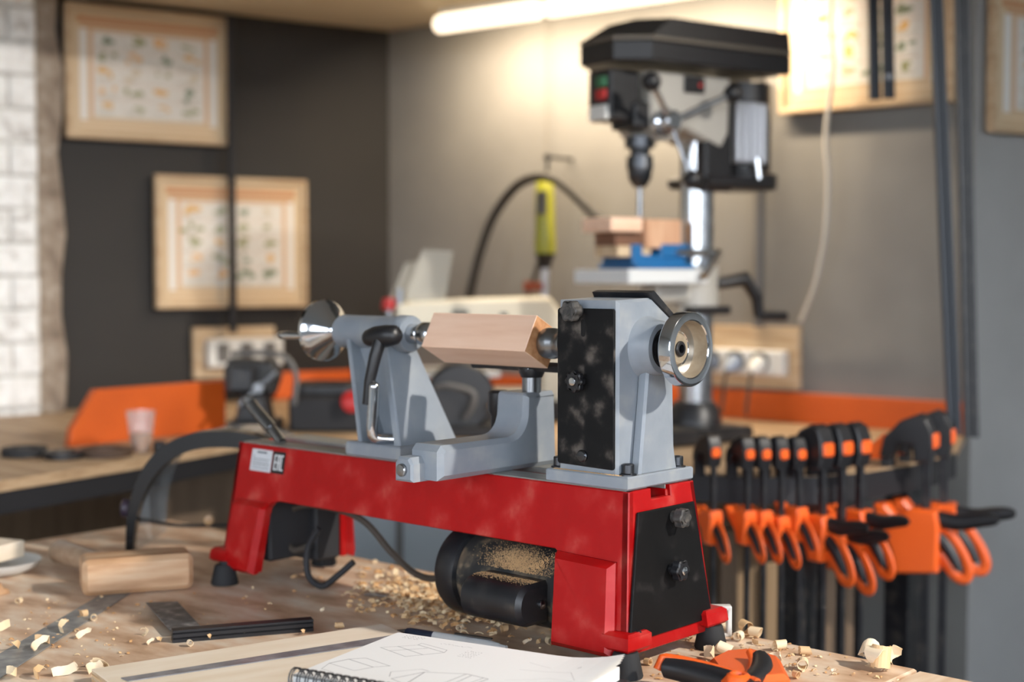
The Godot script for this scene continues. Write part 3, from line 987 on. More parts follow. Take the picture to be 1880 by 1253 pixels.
func build_tool_rest(L: Node3D) -> void:
	var R := Node3D.new()
	R.name = "tool_rest"
	L.add_child(R)
	# banjo: arm across the bed sweeping up into the post, outline in (z, y)
	var b := MB.new()
	var out := [Vector2(-0.108, 0.1815), Vector2(0.082, 0.1815), Vector2(0.082, 0.212), Vector2(0.076, 0.2185), Vector2(-0.020, 0.2185)]
	for i in 8:
		var a := PI / 2 * i / 7.0
		out.append(Vector2(-0.026 - 0.026 * sin(a), 0.2455 - 0.027 * cos(a)))
	out.append_array([Vector2(-0.0535, 0.2630), Vector2(-0.0560, 0.2655), Vector2(-0.1030, 0.2655), Vector2(-0.1050, 0.2630)])
	b.rib(out, -0.232, -0.184, 0.0055, 40)
	b.prism([Vector2(-0.2345, 0.1800), Vector2(-0.2075, 0.1800), Vector2(-0.2075, 0.1990), Vector2(-0.2125, 0.2060), Vector2(-0.2295, 0.2060), Vector2(-0.2345, 0.1990)], 0.070, 0.1005, 0.0025)
	part("banjo", b, M.enamel, R)
	b = MB.new()
	b.lathe_on(Vector3(-0.2215, 0.1925, 0.1005), Vector3(0, 0, 1), [Vector2(0.0068, -0.002), Vector2(0.0068, 0.003), Vector2(0.0058, 0.0044), Vector2(0, 0.0048)], 20)
	part("bolt", b, M.steel, R)
	var pc := Vector3(-0.199, 0, -0.079)
	b = MB.new()
	b.rod(pc + Vector3(0, 0.260, 0), pc + Vector3(0, 0.292, 0), 0.0110, 24)
	part("pin", b, M.steel, R)
	b = MB.new()
	b.lathe_on(pc + Vector3(0, 0.2815, 0), Vector3.UP, [Vector2(0, 0), Vector2(0.0120, 0), Vector2(0.0150, 0.006), Vector2(0.0150, 0.010), Vector2(0, 0.010)], 20)
	b.rib([Vector2(-0.092, 0.2890), Vector2(-0.070, 0.2890), Vector2(-0.067, 0.2960), Vector2(-0.073, 0.3000), Vector2(-0.092, 0.2960)], -0.285, -0.120, 0.0012)
	part("rest_bar", b, M.black_metal, R)
	b = MB.new()
	b.rod(Vector3(-0.230, 0.2500, -0.080), Vector3(-0.250, 0.2510, -0.080), 0.0095, 16)
	b.lathe_on(Vector3(-0.250, 0.2640, -0.080), Vector3(-0.02, -1, 0.02), [Vector2(0, 0), Vector2(0.0095, 0.0), Vector2(0.0125, 0.003), Vector2(0.0125, 0.024), Vector2(0.0090, 0.030), Vector2(0.0082, 0.062), Vector2(0.0070, 0.066), Vector2(0, 0.066)], 18)
	part("lever", b, M.black, R)


func build_motor(L: Node3D) -> void:
	var c := Vector3(-0.284, 0.0575, -0.052)
	var b := MB.new()
	b.lathe_on(c + Vector3(0.030, 0, 0), Vector3.RIGHT, [Vector2(0, 0), Vector2(0.0450, 0), Vector2(0.0450, 0.006), Vector2(0.0470, 0.008), Vector2(0.0470, 0.150), Vector2(0, 0.150)], 48)
	var m := part("motor", b, M.dusty_black, L)
	b = MB.new()
	b.lathe_on(c, Vector3.RIGHT, [Vector2(0, 0), Vector2(0.040, 0.0), Vector2(0.0480, 0.004), Vector2(0.0510, 0.010), Vector2(0.0515, 0.030), Vector2(0.0505, 0.034), Vector2(0.044, 0.036)], 48)
	part("end_cap", b, M.black_metal, m)
	# capacitor box, rounded at the front
	b = MB.new()
	var pr := []
	for i in 9:
		var an := -PI / 2 + PI * i / 8.0
		pr.append(Vector2(0.022 + 0.0215 * cos(an) * 0.9, 0.051 + 0.0225 * sin(an)))
	pr.append_array([Vector2(-0.010, 0.0735), Vector2(-0.010, 0.0285)])
	b.rib(pr, -0.200, -0.112, 0.005, 40)
	part("capacitor_box", b, M.black_metal, m)
	b = MB.new()
	b.lathe_on(Vector3(-0.112, 0.050, 0.004), Vector3.RIGHT, [Vector2(0.005, -0.002), Vector2(0.005, 0.002), Vector2(0.003, 0.0035), Vector2(0, 0.0038)], 12)
	part("screw", b, M.steel, m)
	# mains cord looping under the bed
	b = MB.new()
	var p := bend([Vector3(-0.284, 0.060, -0.050), Vector3(-0.325, 0.038, -0.055), Vector3(-0.372, 0.034, -0.065), Vector3(-0.42, 0.052, -0.070), Vector3(-0.47, 0.088, -0.066), Vector3(-0.525, 0.100, -0.055), Vector3(-0.575, 0.096, -0.045), Vector3(-0.595, 0.070, -0.04), Vector3(-0.575, 0.042, -0.038), Vector3(-0.545, 0.050, -0.042)], 8)
	b.tube(p, 0.0042, 10)
	part("power_cord", b, M.cord, L)
	b = MB.new()
	b.tube(bend([Vector3(-0.512, 0.078, -0.030), Vector3(-0.530, 0.050, -0.026), Vector3(-0.527, 0.018, -0.024), Vector3(-0.508, 0.005, -0.030), Vector3(-0.488, 0.020, -0.040), Vector3(-0.470, 0.038, -0.050)], 8), 0.0042, 10)
	part("power_cord", b, M.black_soft, L)
	# black filler for the control box and the shade inside the far leg
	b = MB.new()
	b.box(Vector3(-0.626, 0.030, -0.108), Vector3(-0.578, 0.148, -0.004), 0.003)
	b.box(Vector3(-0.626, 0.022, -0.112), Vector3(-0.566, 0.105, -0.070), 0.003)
	part("dark_leg_fill", b, M.black_soft, L)


func build_blank() -> void:
	var t := thing("wooden_blank", "square pale beech blank held between the lathe centres", "wood blank", Vector3(-0.2405, TABLE + 0.3235, -0.053))
	var b := MB.new()
	var bs := Basis(Vector3.RIGHT, deg_to_rad(-28.0))
	b.xf = Transform3D(bs, Vector3.ZERO)
	b.box(Vector3(-0.0800, -0.0220, -0.0220), Vector3(0.0800, 0.0220, 0.0220), 0.0006)
	var o := MB.new()
	var e := MB.new()
	var e2 := MB.new()
	for i in range(0, b.v.size(), 3):
		var tgt := (e if b.n[i].x > 0.0 else e2) if absf(b.n[i].x) > 0.9 and b.n[i].is_equal_approx(b.n[i + 1]) else o
		for k in 3:
			tgt.v.append(b.v[i + k]); tgt.n.append(b.n[i + k]); tgt.t.append(b.t[i + k])
	part("blank", o, M.beech, t)
	part("end_grain", e, M.beech_end, t)
	part("end_grain", e2, M.beech_end, t)


# ---------------------------------------------------------------- printed matter
func print_mat(im: Image, rough := 0.55) -> StandardMaterial3D:
	var m := mat(Color.WHITE, rough)
	m.albedo_texture = ImageTexture.create_from_image(im)
	m.texture_repeat = false
	return m


func label_image() -> Image:
	var im := Image.create(164, 110, false, Image.FORMAT_RGB8)
	im.fill(rgb8(196, 200, 204))
	rng.seed = 5
	im.fill_rect(Rect2i(42, 10, 78, 9), rgb8(90, 96, 106))
	for r in 6:
		var y := 34 + r * 12
		var x := 12
		while x < 140:
			var w := rng.randi_range(6, 18)
			im.fill_rect(Rect2i(x, y, mini(w, 146 - x), 5), rgb8(120, 126, 134) if r % 3 else rgb8(96, 102, 112))
			x += w + 4
			if rng.randf() < 0.06:
				break
	return im


func mark_image() -> Image:
	var im := Image.create(98, 110, false, Image.FORMAT_RGB8)
	im.fill(rgb8(24, 24, 26))
	var w := rgb8(216, 218, 220)
	# E
	im.fill_rect(Rect2i(13, 16, 8, 78), w)
	for y in [16, 51, 86]:
		im.fill_rect(Rect2i(13, y, 20, 8), w)
	# A
	im.fill_rect(Rect2i(38, 16, 8, 78), w)
	im.fill_rect(Rect2i(53, 16, 8, 78), w)
	im.fill_rect(Rect2i(38, 16, 23, 8), w)
	im.fill_rect(Rect2i(38, 53, 23, 7), w)
	# C
	im.fill_rect(Rect2i(66, 16, 8, 78), w)
	im.fill_rect(Rect2i(66, 16, 20, 8), w)
	im.fill_rect(Rect2i(66, 86, 20, 8), w)
	return im


# ---------------------------------------------------------------- things on the table
func flat(px: float, py: float, h := 0.0) -> Vector3:
	return on_level(px, py, TABLE + h)


func v2(p: Vector3) -> Vector2:
	return Vector2(p.x, p.z)


func build_front() -> void:
	# mallet
	var p0 := flat(152, 1101)
	var p1 := flat(356, 1085)
	var bs := yaw_basis(p1 - p0)
	var ln := p0.distance_to(p1)
	var t := thing("mallet", "worn wooden mallet with rounded head lying on the plywood table", "mallet", (p0 + p1) / 2, bs)
	var b := MB.new()
	b.box(Vector3(-ln / 2, 0.002, -0.058), Vector3(ln / 2, 0.047, 0.0), 0.006, 0.008, 3)
	part("head", b, M.mallet, t)
	b = MB.new()
	var he := t.transform.affine_inverse() * flat(106, 1012, 0.022)
	var hs := Vector3(-0.012, 0.024, -0.040)
	var hd := (he - hs).normalized()
	b.lathe_on(hs, hd, [Vector2(0.0135, 0), Vector2(0.014, 0.06), Vector2(0.0155, 0.12), Vector2(0.0165, hs.distance_to(he) - 0.008), Vector2(0.013, hs.distance_to(he)), Vector2(0, hs.distance_to(he) + 0.002)], 20, 50)
	part("handle", b, M.handle, t)
	# long steel straightedge
	b = MB.new()
	var q := [flat(-60, 1287), flat(-60, 1238), flat(196, 1088), flat(255, 1081)]
	b.slab(q.map(v2), TABLE + 0.0002, TABLE + 0.0016, 0.0003)
	tag(part("straightedge", b, M.scale_steel), "wide dull steel straightedge pushed under the mallet head", "straightedge")
	# try square
	t = thing("try_square", "black try square with a scratched steel blade on the table", "square", flat(318, 1180))
	b = MB.new()
	var o := t.position
	var loc := func(p: Vector3) -> Vector2: return Vector2(p.x - o.x, p.z - o.z)
	b.slab([loc.call(flat(268, 1118)), loc.call(flat(326, 1116)), loc.call(flat(372, 1166)), loc.call(flat(314, 1172))], 0.006, 0.0075, 0.0003)
	part("blade", b, M.blade, t)
	var s0: Vector3 = flat(317, 1182) - o
	var s1: Vector3 = flat(576, 1160) - o
	b = MB.new()
	b.xf = Transform3D(yaw_basis(s1 - s0), s0)
	var sl := s0.distance_to(s1)
	b.rib([Vector2(-0.014, 0.0), Vector2(0, 0.0), Vector2(0, 0.0035), Vector2(-0.0012, 0.0045), Vector2(0, 0.0055), Vector2(0, 0.009), Vector2(-0.0012, 0.010), Vector2(0, 0.011), Vector2(0, 0.0135), Vector2(-0.014, 0.0135)], 0, sl, 0.0005)
	part("stock", b, M.black, t)
	# plywood board with its thin edge plies
	var A := flat(168, 1229, 0.013)
	var B := flat(700, 1146, 0.013)
	bs = yaw_basis(B - A)
	ln = A.distance_to(B)
	A.y = TABLE
	t = thing("plywood_board", "pale plywood offcut under the sketchbook and thin steel ruler", "board", A, bs)
	b = MB.new()
	b.slab([Vector2(0, 0), Vector2(ln, 0), Vector2(ln, 0.26), Vector2(0, 0.26)], 0.0118, 0.013)
	part("face_veneer", b, M.ply, t)
	for k in 4:
		b = MB.new()
		b.slab([Vector2(0.0002 * (k % 2), 0.0001), Vector2(ln - 0.0002, 0.0001), Vector2(ln - 0.0002, 0.26), Vector2(0.0002 * (k % 2), 0.26)], 0.0005 + k * 0.00283, 0.0005 + (k + 1) * 0.00283 - 0.00015)
		part("ply", b, [M.ply_edge, M.frame][k % 2], t)
	# thin ruler on it
	b = MB.new()
	var r := [flat(222, 1246, 0.0135), flat(236, 1252, 0.0135), flat(742, 1176, 0.0135), flat(730, 1166, 0.0135)]
	b.slab(r.map(v2), TABLE + 0.0131, TABLE + 0.0141, 0.0002)
	tag(part("steel_ruler", b, M.scale_steel2), "narrow shiny steel ruler lying on the plywood board", "ruler")
	build_sketchbook()
	build_pen()
	build_near_clamp()
	build_shield()
	build_left_edge()
	build_shavings()
	build_sawdust()


func stroke(im: Image, a: Vector2, b: Vector2, dark := 0.5, w := 1.2) -> void:
	var n := int(a.distance_to(b) * 1.5) + 1
	for i in n + 1:
		var p := a.lerp(b, float(i) / n)
		for dx in range(-2, 3):
			for dy in range(-2, 3):
				var x := int(p.x) + dx
				var y := int(p.y) + dy
				if x < 0 or y < 0 or x >= im.get_width() or y >= im.get_height():
					continue
				var dd := Vector2(x + 0.5, y + 0.5).distance_to(p)
				var k := clampf(w - dd, 0.0, 1.0) * dark * 0.8
				if k > 0.0:
					var c := im.get_pixel(x, y)
					im.set_pixel(x, y, c.lerp(rgb8(70, 70, 76), k))


func sketch_image() -> Image:
	var im := Image.create(1024, 760, false, Image.FORMAT_RGB8)
	im.fill(rgb8(236, 236, 235))
	rng.seed = 21
	var line := func(pts: Array, dk: float) -> void:
		for i in pts.size() - 1:
			for rep in 2:
				var j := Vector2(rng.randf_range(-2, 2), rng.randf_range(-2, 2))
				stroke(im, pts[i] + j, pts[i + 1] + j, dk)
	# cabinet seen at an angle, upper left
	line.call([Vector2(70, 250), Vector2(180, 140), Vector2(330, 190), Vector2(230, 320), Vector2(70, 250)], 0.5)
	line.call([Vector2(120, 200), Vector2(275, 262)], 0.5)
	line.call([Vector2(130, 275), Vector2(240, 165)], 0.4)
	line.call([Vector2(180, 140), Vector2(180, 108), Vector2(320, 150), Vector2(330, 190)], 0.35)
	# small perspective box, lower left
	line.call([Vector2(30, 560), Vector2(60, 470), Vector2(205, 520), Vector2(250, 470), Vector2(110, 420), Vector2(60, 470)], 0.8)
	line.call([Vector2(205, 520), Vector2(170, 600), Vector2(30, 560)], 0.5)
	line.call([Vector2(30, 560), Vector2(50, 640), Vector2(120, 660)], 0.4)
	# larger box with an opening, middle
	line.call([Vector2(350, 620), Vector2(410, 480), Vector2(560, 420), Vector2(660, 440), Vector2(640, 590), Vector2(500, 690), Vector2(350, 620)], 0.7)
	line.call([Vector2(410, 480), Vector2(430, 640)], 0.7)
	line.call([Vector2(560, 420), Vector2(545, 600), Vector2(430, 640)], 0.8)
	line.call([Vector2(585, 428), Vector2(580, 580)], 0.7)
	line.call([Vector2(640, 440), Vector2(625, 560), Vector2(580, 580)], 0.6)
	line.call([Vector2(300, 540), Vector2(380, 450), Vector2(420, 460)], 0.4)
	line.call([Vector2(300, 540), Vector2(330, 600)], 0.4)
	# notes and figures
	for k in 20:
		var c := Vector2(60 + k % 7 * 14, 30 + k / 7 * 18)
		line.call([c, c + Vector2(rng.randf_range(2, 9), rng.randf_range(-6, 6))], 0.6)
	for k in 30:
		var c := Vector2(400 + k % 6 * 12, 120 + k / 6 * 22)
		line.call([c, c + Vector2(rng.randf_range(1, 5), rng.randf_range(-4, 4))], 0.7)
	for k in 16:
		var c := Vector2(250 + k * 9, 70 + rng.randf_range(-6, 6))
		line.call([c, c + Vector2(6, rng.randf_range(-6, 6))], 0.3)
	# faint unfinished lines to the right
	line.call([Vector2(700, 260), Vector2(900, 230), Vector2(960, 330)], 0.15)
	line.call([Vector2(720, 420), Vector2(860, 330), Vector2(960, 350)], 0.15)
	line.call([Vector2(690, 150), Vector2(800, 190)], 0.12)
	line.call([Vector2(900, 170), Vector2(908, 150)], 0.7)
	return im


func build_sketchbook() -> void:
	var P := flat(731, 1161, 0.030)
	var Q := flat(1148, 1222, 0.030)
	P.y = TABLE
	Q.y = TABLE
	var bs := yaw_basis(Q - P)
	var W := P.distance_to(Q)
	var D := (flat(486, 1229, 0.030) - flat(731, 1161, 0.030)).dot(bs.z)
	var t := thing("sketchbook", "spiral sketchbook open on pencil furniture sketches", "sketchbook", P, bs)
	var b := MB.new()
	b.slab([Vector2(-0.003, -0.003), Vector2(W + 0.003, -0.003), Vector2(W + 0.003, D), Vector2(-0.003, D)], 0.0135, 0.0152, 0.0004)
	b.slab([Vector2(-0.003, D + 0.012), Vector2(W + 0.003, D + 0.012), Vector2(W + 0.003, D * 2), Vector2(-0.003, D * 2)], 0.0135, 0.0152, 0.0004)
	part("cover", b, M.black_soft, t)
	# page block: thin sheets fanned at the free corner
	var sheet := func(y: float, lift: float, shrink: float, uv: bool) -> MB:
		var m := MB.new()
		var nx := 14
		var nz := 8
		var f := func(i: int, k: int) -> Vector3:
			var u := float(i) / nx
			var v := float(k) / nz
			var far := pow(clampf((u - 0.72) / 0.28, 0, 1), 2.0) * pow(1.0 - v, 1.5)
			return Vector3(u * (W - shrink), y + lift * far, v * D)
		for i in nx:
			for k in nz:
				var c := [f.call(i, k + 1), f.call(i + 1, k + 1), f.call(i + 1, k), f.call(i, k)]
				var nn: Vector3 = (c[1] - c[0]).cross(c[3] - c[0]).normalized()
				var uvs := [Vector2(i, k + 1), Vector2(i + 1, k + 1), Vector2(i + 1, k), Vector2(i, k)].map(func(z): return Vector2(z.x / nx, z.y / nz))
				m.tri(c[0], c[1], c[2], nn, nn, nn, uvs[0], uvs[1], uvs[2])
				m.tri(c[0], c[2], c[3], nn, nn, nn, uvs[0], uvs[2], uvs[3])
		return m
	b = MB.new()
	b.slab([Vector2(0, 0), Vector2(W - 0.006, 0), Vector2(W - 0.006, D), Vector2(0, D)], 0.0152, 0.0275)
	part("page_block", b, M.paper, t)
	for k in 4:
		part("page", sheet.call(0.0278 + k * 0.0004, 0.004 + k * 0.002, 0.004 - k * 0.0013, false), M.paper, t)
	part("sketch_page", sheet.call(0.0296, 0.011, 0.0, true), print_mat(sketch_image(), 0.8), t).set_meta("label", "open page with pencil sketches of boxes and cabinets")
	b = MB.new()
	b.slab([Vector2(0, D + 0.014), Vector2(W, D + 0.014), Vector2(W, D * 2 - 0.002), Vector2(0, D * 2 - 0.002)], 0.0153, 0.026)
	part("page_block", b, M.paper, t)
	for k in 27:
		var x := 0.008 + k * (W - 0.016) / 26.0
		b = MB.new()
		for off in [0.0, 0.0028]:
			var pts := []
			for s in 17:
				var a := TAU * s / 16.0
				pts.append(Vector3(x + off - 0.0016 * sin(a), 0.0265 + 0.0115 * sin(a), D + 0.006 + 0.0105 * cos(a)))
			b.tube(pts, 0.0008, 5, false)
		part("ring", b, M.dark_steel, t)


func build_pen() -> void:
	var a := flat(728, 1156, 0.007)
	var c := flat(930, 1188, 0.007)
	var t := thing("pen", "silver and dark blue ballpoint pen behind the sketchbook", "pen", a, yaw_basis(c - a))
	a.y = 0
	c.y = 0
	var l := a.distance_to(c)
	var b := MB.new()
	b.lathe_on(Vector3(0, -0.0015, 0), Vector3.RIGHT, [Vector2(0, 0), Vector2(0.001, 0.001), Vector2(0.0035, 0.012), Vector2(0.0035, 0.014)], 14)
	part("tip", b, M.steel, t)
	b = MB.new()
	b.lathe_on(Vector3(0.014, -0.0015, 0), Vector3.RIGHT, [Vector2(0, 0), Vector2(0.0046, 0), Vector2(0.0054, 0.004), Vector2(0.0054, 0.036), Vector2(0, 0.036)], 16)
	part("grip", b, mat(rgb8(28, 40, 62), 0.5), t)
	b = MB.new()
	b.lathe_on(Vector3(0.050, -0.0015, 0), Vector3.RIGHT, [Vector2(0.0056, 0), Vector2(0.0056, l - 0.075), Vector2(0.004, l - 0.060), Vector2(0.0028, l - 0.058), Vector2(0.0028, l - 0.05), Vector2(0, l - 0.05)], 16)
	part("barrel", b, M.white_table, t)
	b = MB.new()
	b.box(Vector3(l - 0.065, 0.0045, -0.0025), Vector3(l - 0.018, 0.0065, 0.0025), 0.0008)
	part("clip", b, M.steel, t)


func build_sawdust() -> void:
	# fine sawdust lying on the motor, the leg panel and the headstock foot
	var g := MB.new()
	g.ball(Vector3.ZERO, 0.00055, 4)
	var mm := MultiMesh.new()
	mm.transform_format = MultiMesh.TRANSFORM_3D
	mm.mesh = g.done()
	rng.seed = 404
	var at := []
	for i in 5200:
		# on the motor drum, thickest just behind the capacitor box
		var x := -0.160 + rng.randfn(0, 0.022)
		var a := 0.62 + rng.randfn(0, 0.22)
		if x < -0.245 or x > -0.105 or a < 0.42 or a > 1.25:
			continue
		at.append(Vector3(x, 0.0575 + 0.0472 * sin(a), -0.052 + 0.0472 * cos(a)))
	for i in 900:
		at.append(Vector3(rng.randf_range(-0.196, -0.116), 0.0737, 0.004 + absf(rng.randfn(0, 0.009))))
	for i in 500:
		at.append(Vector3(rng.randf_range(-0.100, -0.012), 0.1953, -0.0015 + rng.randf_range(-0.002, 0.0015)))
	mm.instance_count = at.size()
	for i in at.size():
		mm.set_instance_transform(i, Transform3D(Basis.from_scale(Vector3.ONE * rng.randf_range(0.5, 1.3)), at[i] + Vector3(0, TABLE, 0)))
	var mi := MultiMeshInstance3D.new()
	mi.name = "sawdust"
	mi.multimesh = mm
	mi.material_override = M.sawdust
	add_child(mi)
	tag(mi, "fine tan sawdust lying on the black motor and grey headstock foot", "sawdust", "", "stuff")


func build_near_clamp() -> void:
	# quick clamp lying on the table corner: black pistol grip and trigger with orange rims
	var o := flat(1330, 1262)
	var t := thing("bar_clamp", "orange quick clamp with black grips lying beside the lathe foot", "clamp", o)
	var g := func(px: float, py: float, h: float) -> Vector3: return on_level(px, py, TABLE + h) - o
	var b := MB.new()
	var path := bend([g.call(1218, 1226, 0.018), g.call(1255, 1232, 0.018), g.call(1310, 1246, 0.017), g.call(1362, 1262, 0.016), g.call(1392, 1275, 0.016)], 5)
	var rad := []
	for i in path.size():
		var u := float(i) / (path.size() - 1)
		rad.append(0.0095 + 0.003 * sin(u * PI * 0.8))
	rad[0] = 0.006
	b.tube(path, rad, 14)
	part("grip", b, M.black, t)
	b = MB.new()
	var rim := []
	for p in path:
		rim.append(p + Vector3(0, 0.009, 0) - fwd * -0.004)
	b.tube([path[0] - side * 0.006 + Vector3(0, -0.002, 0)] + rim, 0.0042, 8)
	part("grip_rim", b, M.orange_pl, t)
	b = MB.new()
	var tp := bend([g.call(1392, 1204, 0.030), g.call(1398, 1222, 0.026), g.call(1392, 1242, 0.022), g.call(1372, 1258, 0.02)], 5)
	b.tube(tp, [0.004, 0.007, 0.009, 0.010, 0.0105, 0.011, 0.011, 0.011, 0.011, 0.011, 0.011, 0.011, 0.010, 0.010, 0.010, 0.010].slice(0, tp.size()), 12)
	part("trigger", b, M.black, t)
	b = MB.new()
	b.tube(tp.map(func(p): return p - side * 0.0085 + Vector3(0, 0.003, 0)), 0.0036, 8)
	part("trigger_rim", b, M.orange_pl, t)
	b = MB.new()
	var q := [g.call(1300, 1256, 0.0), g.call(1330, 1240, 0.0), g.call(1380, 1236, 0.0), g.call(1432, 1252, 0.0), g.call(1450, 1290, 0.0), g.call(1330, 1300, 0.0)]
	b.slab(q.map(v2), 0.002, 0.026, 0.005)
	b.lathe_on(g.call(1356, 1246, 0.026) + Vector3(0, 0.0, 0), Vector3.UP, [Vector2(0.011, -0.004), Vector2(0.011, 0.003), Vector2(0.008, 0.005), Vector2(0.006, 0.0045), Vector2(0.005, 0.001), Vector2(0, 0.001)], 20)
	part("body", b, M.orange_pl, t)
	b = MB.new()
	b.box(g.call(1420, 1300, 0.008), g.call(1420, 1300, 0.008) + Vector3(0.20, 0.010, 0.02), 0.001)
	part("bar", b, M.black_metal, t)


func build_shield() -> void:
	var o := flat(238, 1022)
	var bs := yaw_basis((side + fwd * -0.05).normalized())
	var t := thing("face_shield", "clear face shield with a black brow band behind the lathe", "face shield", o, bs)
	# local: +x right along the arch, -z away
	var W := 0.262
	var H := 0.168
	var arch := func(u: float, dr: float) -> Vector3:
		var a := PI * (1.0 - u)
		var c := cos(a)
		var s := sin(a)
		return Vector3(W / 2 + (W / 2 + dr) * signf(c) * pow(absf(c), 0.82), 0.004 + (H + dr) * pow(s, 0.80), 0)
	var b := MB.new()
	var n := 36
	for i in n:
		var u0 := float(i) / n
		var u1 := float(i + 1) / n
		var d0 := 0.012 + 0.022 * pow(sin(PI * u0), 1.2)
		var d1 := 0.012 + 0.022 * pow(sin(PI * u1), 1.2)
		var z0 := Vector3(0, 0, -d0)
		var z1 := Vector3(0, 0, -d1)
		var A: Vector3 = arch.call(u0, 0.006)
		var B: Vector3 = arch.call(u1, 0.006)
		var C: Vector3 = arch.call(u0, -0.005 - 0.012 * sin(PI * u0))
		var D: Vector3 = arch.call(u1, -0.005 - 0.012 * sin(PI * u1))
		b.quad(C, D, B, A)
		b.quad(A, B, B + z1, A + z0)
		b.quad(D, C, C + z0, D + z1)
		b.quad(A + z0, B + z1, D + z1, C + z0)
	part("brow_band", b, M.gloss_black, t)
	b = MB.new()
	for i in n:
		var u0 := float(i) / n
		var u1 := float(i + 1) / n
		var A: Vector3 = arch.call(u0, -0.002)
		var B: Vector3 = arch.call(u1, -0.002)
		var back := Vector3(0, 0, -0.17)
		var off := Vector3(0, 0, -0.004)
		b.quad(A + off, B + off, B + back, A + back)
	part("visor", b, M.smoky, t)
	b = MB.new()
	b.lathe_on(Vector3(-0.003, 0.066, -0.014), Vector3(-1, 0.1, 0.1), [Vector2(0, 0), Vector2(0.013, 0), Vector2(0.0145, 0.002), Vector2(0.0135, 0.010), Vector2(0.010, 0.012), Vector2(0, 0.012)], 18)
	part("knob", b, mat(rgb8(46, 38, 50), 0.25), t)
	b = MB.new()
	b.tube(bend([Vector3(0.006, 0.050, -0.02), Vector3(0.05, 0.034, -0.06), Vector3(0.10, 0.030, -0.085), Vector3(0.16, 0.034, -0.08), Vector3(0.22, 0.045, -0.04)], 6), 0.010, 8, true, 0.25)
	part("headband", b, M.black_soft, t)
	b = MB.new()
	b.lathe_on(Vector3(0.095, 0.040, -0.070), Vector3(0, 0, 1), [Vector2(0, -0.004), Vector2(0.007, -0.004), Vector2(0.007, 0.004), Vector2(0, 0.005)], 14)
	part("rivet", b, mat(rgb8(176, 140, 100), 0.4), t)


func build_left_edge() -> void:
	# plank on a white curved tray, and a broken offcut
	var c := flat(46, 1046, 0.0)
	var bs := yaw_basis(flat(46, 1030) - flat(-60, 1058))
	var t := thing("plank", "short pale plank resting across a white dish at the table end", "plank", c + Vector3(0, 0.016, 0), bs)
	var b := MB.new()
	b.box(Vector3(-0.16, 0.002, -0.16), Vector3(0.0, 0.024, 0.0), 0.001)
	part("plank_body", b, M.ply, t)
	t = thing("dish", "white plastic dish under the short plank", "dish", flat(-6, 1052))
	b = MB.new()
	b.lathe([Vector2(0, 0.0), Vector2(0.035, 0.0), Vector2(0.052, 0.008), Vector2(0.058, 0.017), Vector2(0.056, 0.017), Vector2(0.050, 0.009), Vector2(0.034, 0.002), Vector2(0, 0.002)], 32, 50)
	part("dish_body", b, M.white_pl, t)
	t = thing("offcut", "broken brown wood offcut with a ragged edge", "offcut", flat(-10, 1098))
	b = MB.new()
	b.xf = Transform3D(bs, Vector3.ZERO)
	b.prism([Vector2(-0.06, 0), Vector2(0.028, 0), Vector2(0.024, 0.006), Vector2(0.016, 0.009), Vector2(0.012, 0.016), Vector2(0.002, 0.020), Vector2(-0.006, 0.026), Vector2(-0.06, 0.03)], -0.03, 0.0, 0.001)
	part("offcut_body", b, M.mallet, t)
	# small clear-framed gauge at the rear edge
	var g := flat(1322, 1168)
	t = thing("gauge_frame", "small whitish plastic frame behind the right rear lathe foot", "plastic frame", g, yaw_basis(side))
	b = MB.new()
	b.box(Vector3(-0.016, 0, -0.006), Vector3(-0.012, 0.034, 0.006), 0.001)
	b.box(Vector3(0.007, 0, -0.006), Vector3(0.012, 0.032, 0.006), 0.001)
	b.box(Vector3(-0.016, 0.029, -0.006), Vector3(0.012, 0.034, 0.006), 0.001)
	b.box(Vector3(-0.016, 0.0, -0.006), Vector3(0.012, 0.004, 0.006), 0.001)
	part("frame", b, M.white_pl, t)
	# little coil spring among the chips
	var sp := flat(668, 1096)
	b = MB.new()
	var e := flat(705, 1100) - flat(668, 1096)
	var bb := yaw_basis(e)
	b.xf = Transform3D(bb, Vector3(0, 0.0035, 0))
	var pts := []
	for i in 97:
		var a := TAU * i / 8.0
		pts.append(Vector3(i / 96.0 * 0.036, 0.003 * sin(a), 0.003 * cos(a)))
	b.tube(pts, 0.0005, 4)
	var so := part("coil_spring", b, M.steel)
	so.position = sp
	tag(so, "tiny steel coil spring among the chips", "spring")


func curl_mesh(seed_: int, width: float, r: float, turns: float) -> ArrayMesh:
	rng.seed = seed_
	var b := MB.new()
	var pts := []
	var n := 22
	for i in n + 1:
		var u := float(i) / n
		var a := TAU * turns * u - PI / 2
		var rr := r * (1.0 - 0.35 * u)
		pts.append(Vector3(rr * cos(a), r + rr * sin(a), 0) + Vector3(0, 0, u * width * 0.25))
	# slowly varying ragged edges, torn to a point at the free end
	var left := []
	var right := []
	for i in n + 1:
		var u := float(i) / n
		var taper := clampf((1.0 - u) * 4.0, 0.15, 1.0)
		left.append(width * 0.5 * taper * (1.0 + 0.16 * sin(i * 0.5 + seed_) + rng.randf_range(-0.05, 0.05)))
		right.append(width * 0.5 * taper * (1.0 + 0.2 * sin(i * 0.37 + seed_ * 2.1) + rng.randf_range(-0.05, 0.05)))
	b.curl(pts, Vector3(0, 0, 1), left, right, 0.0005)
	return b.done()


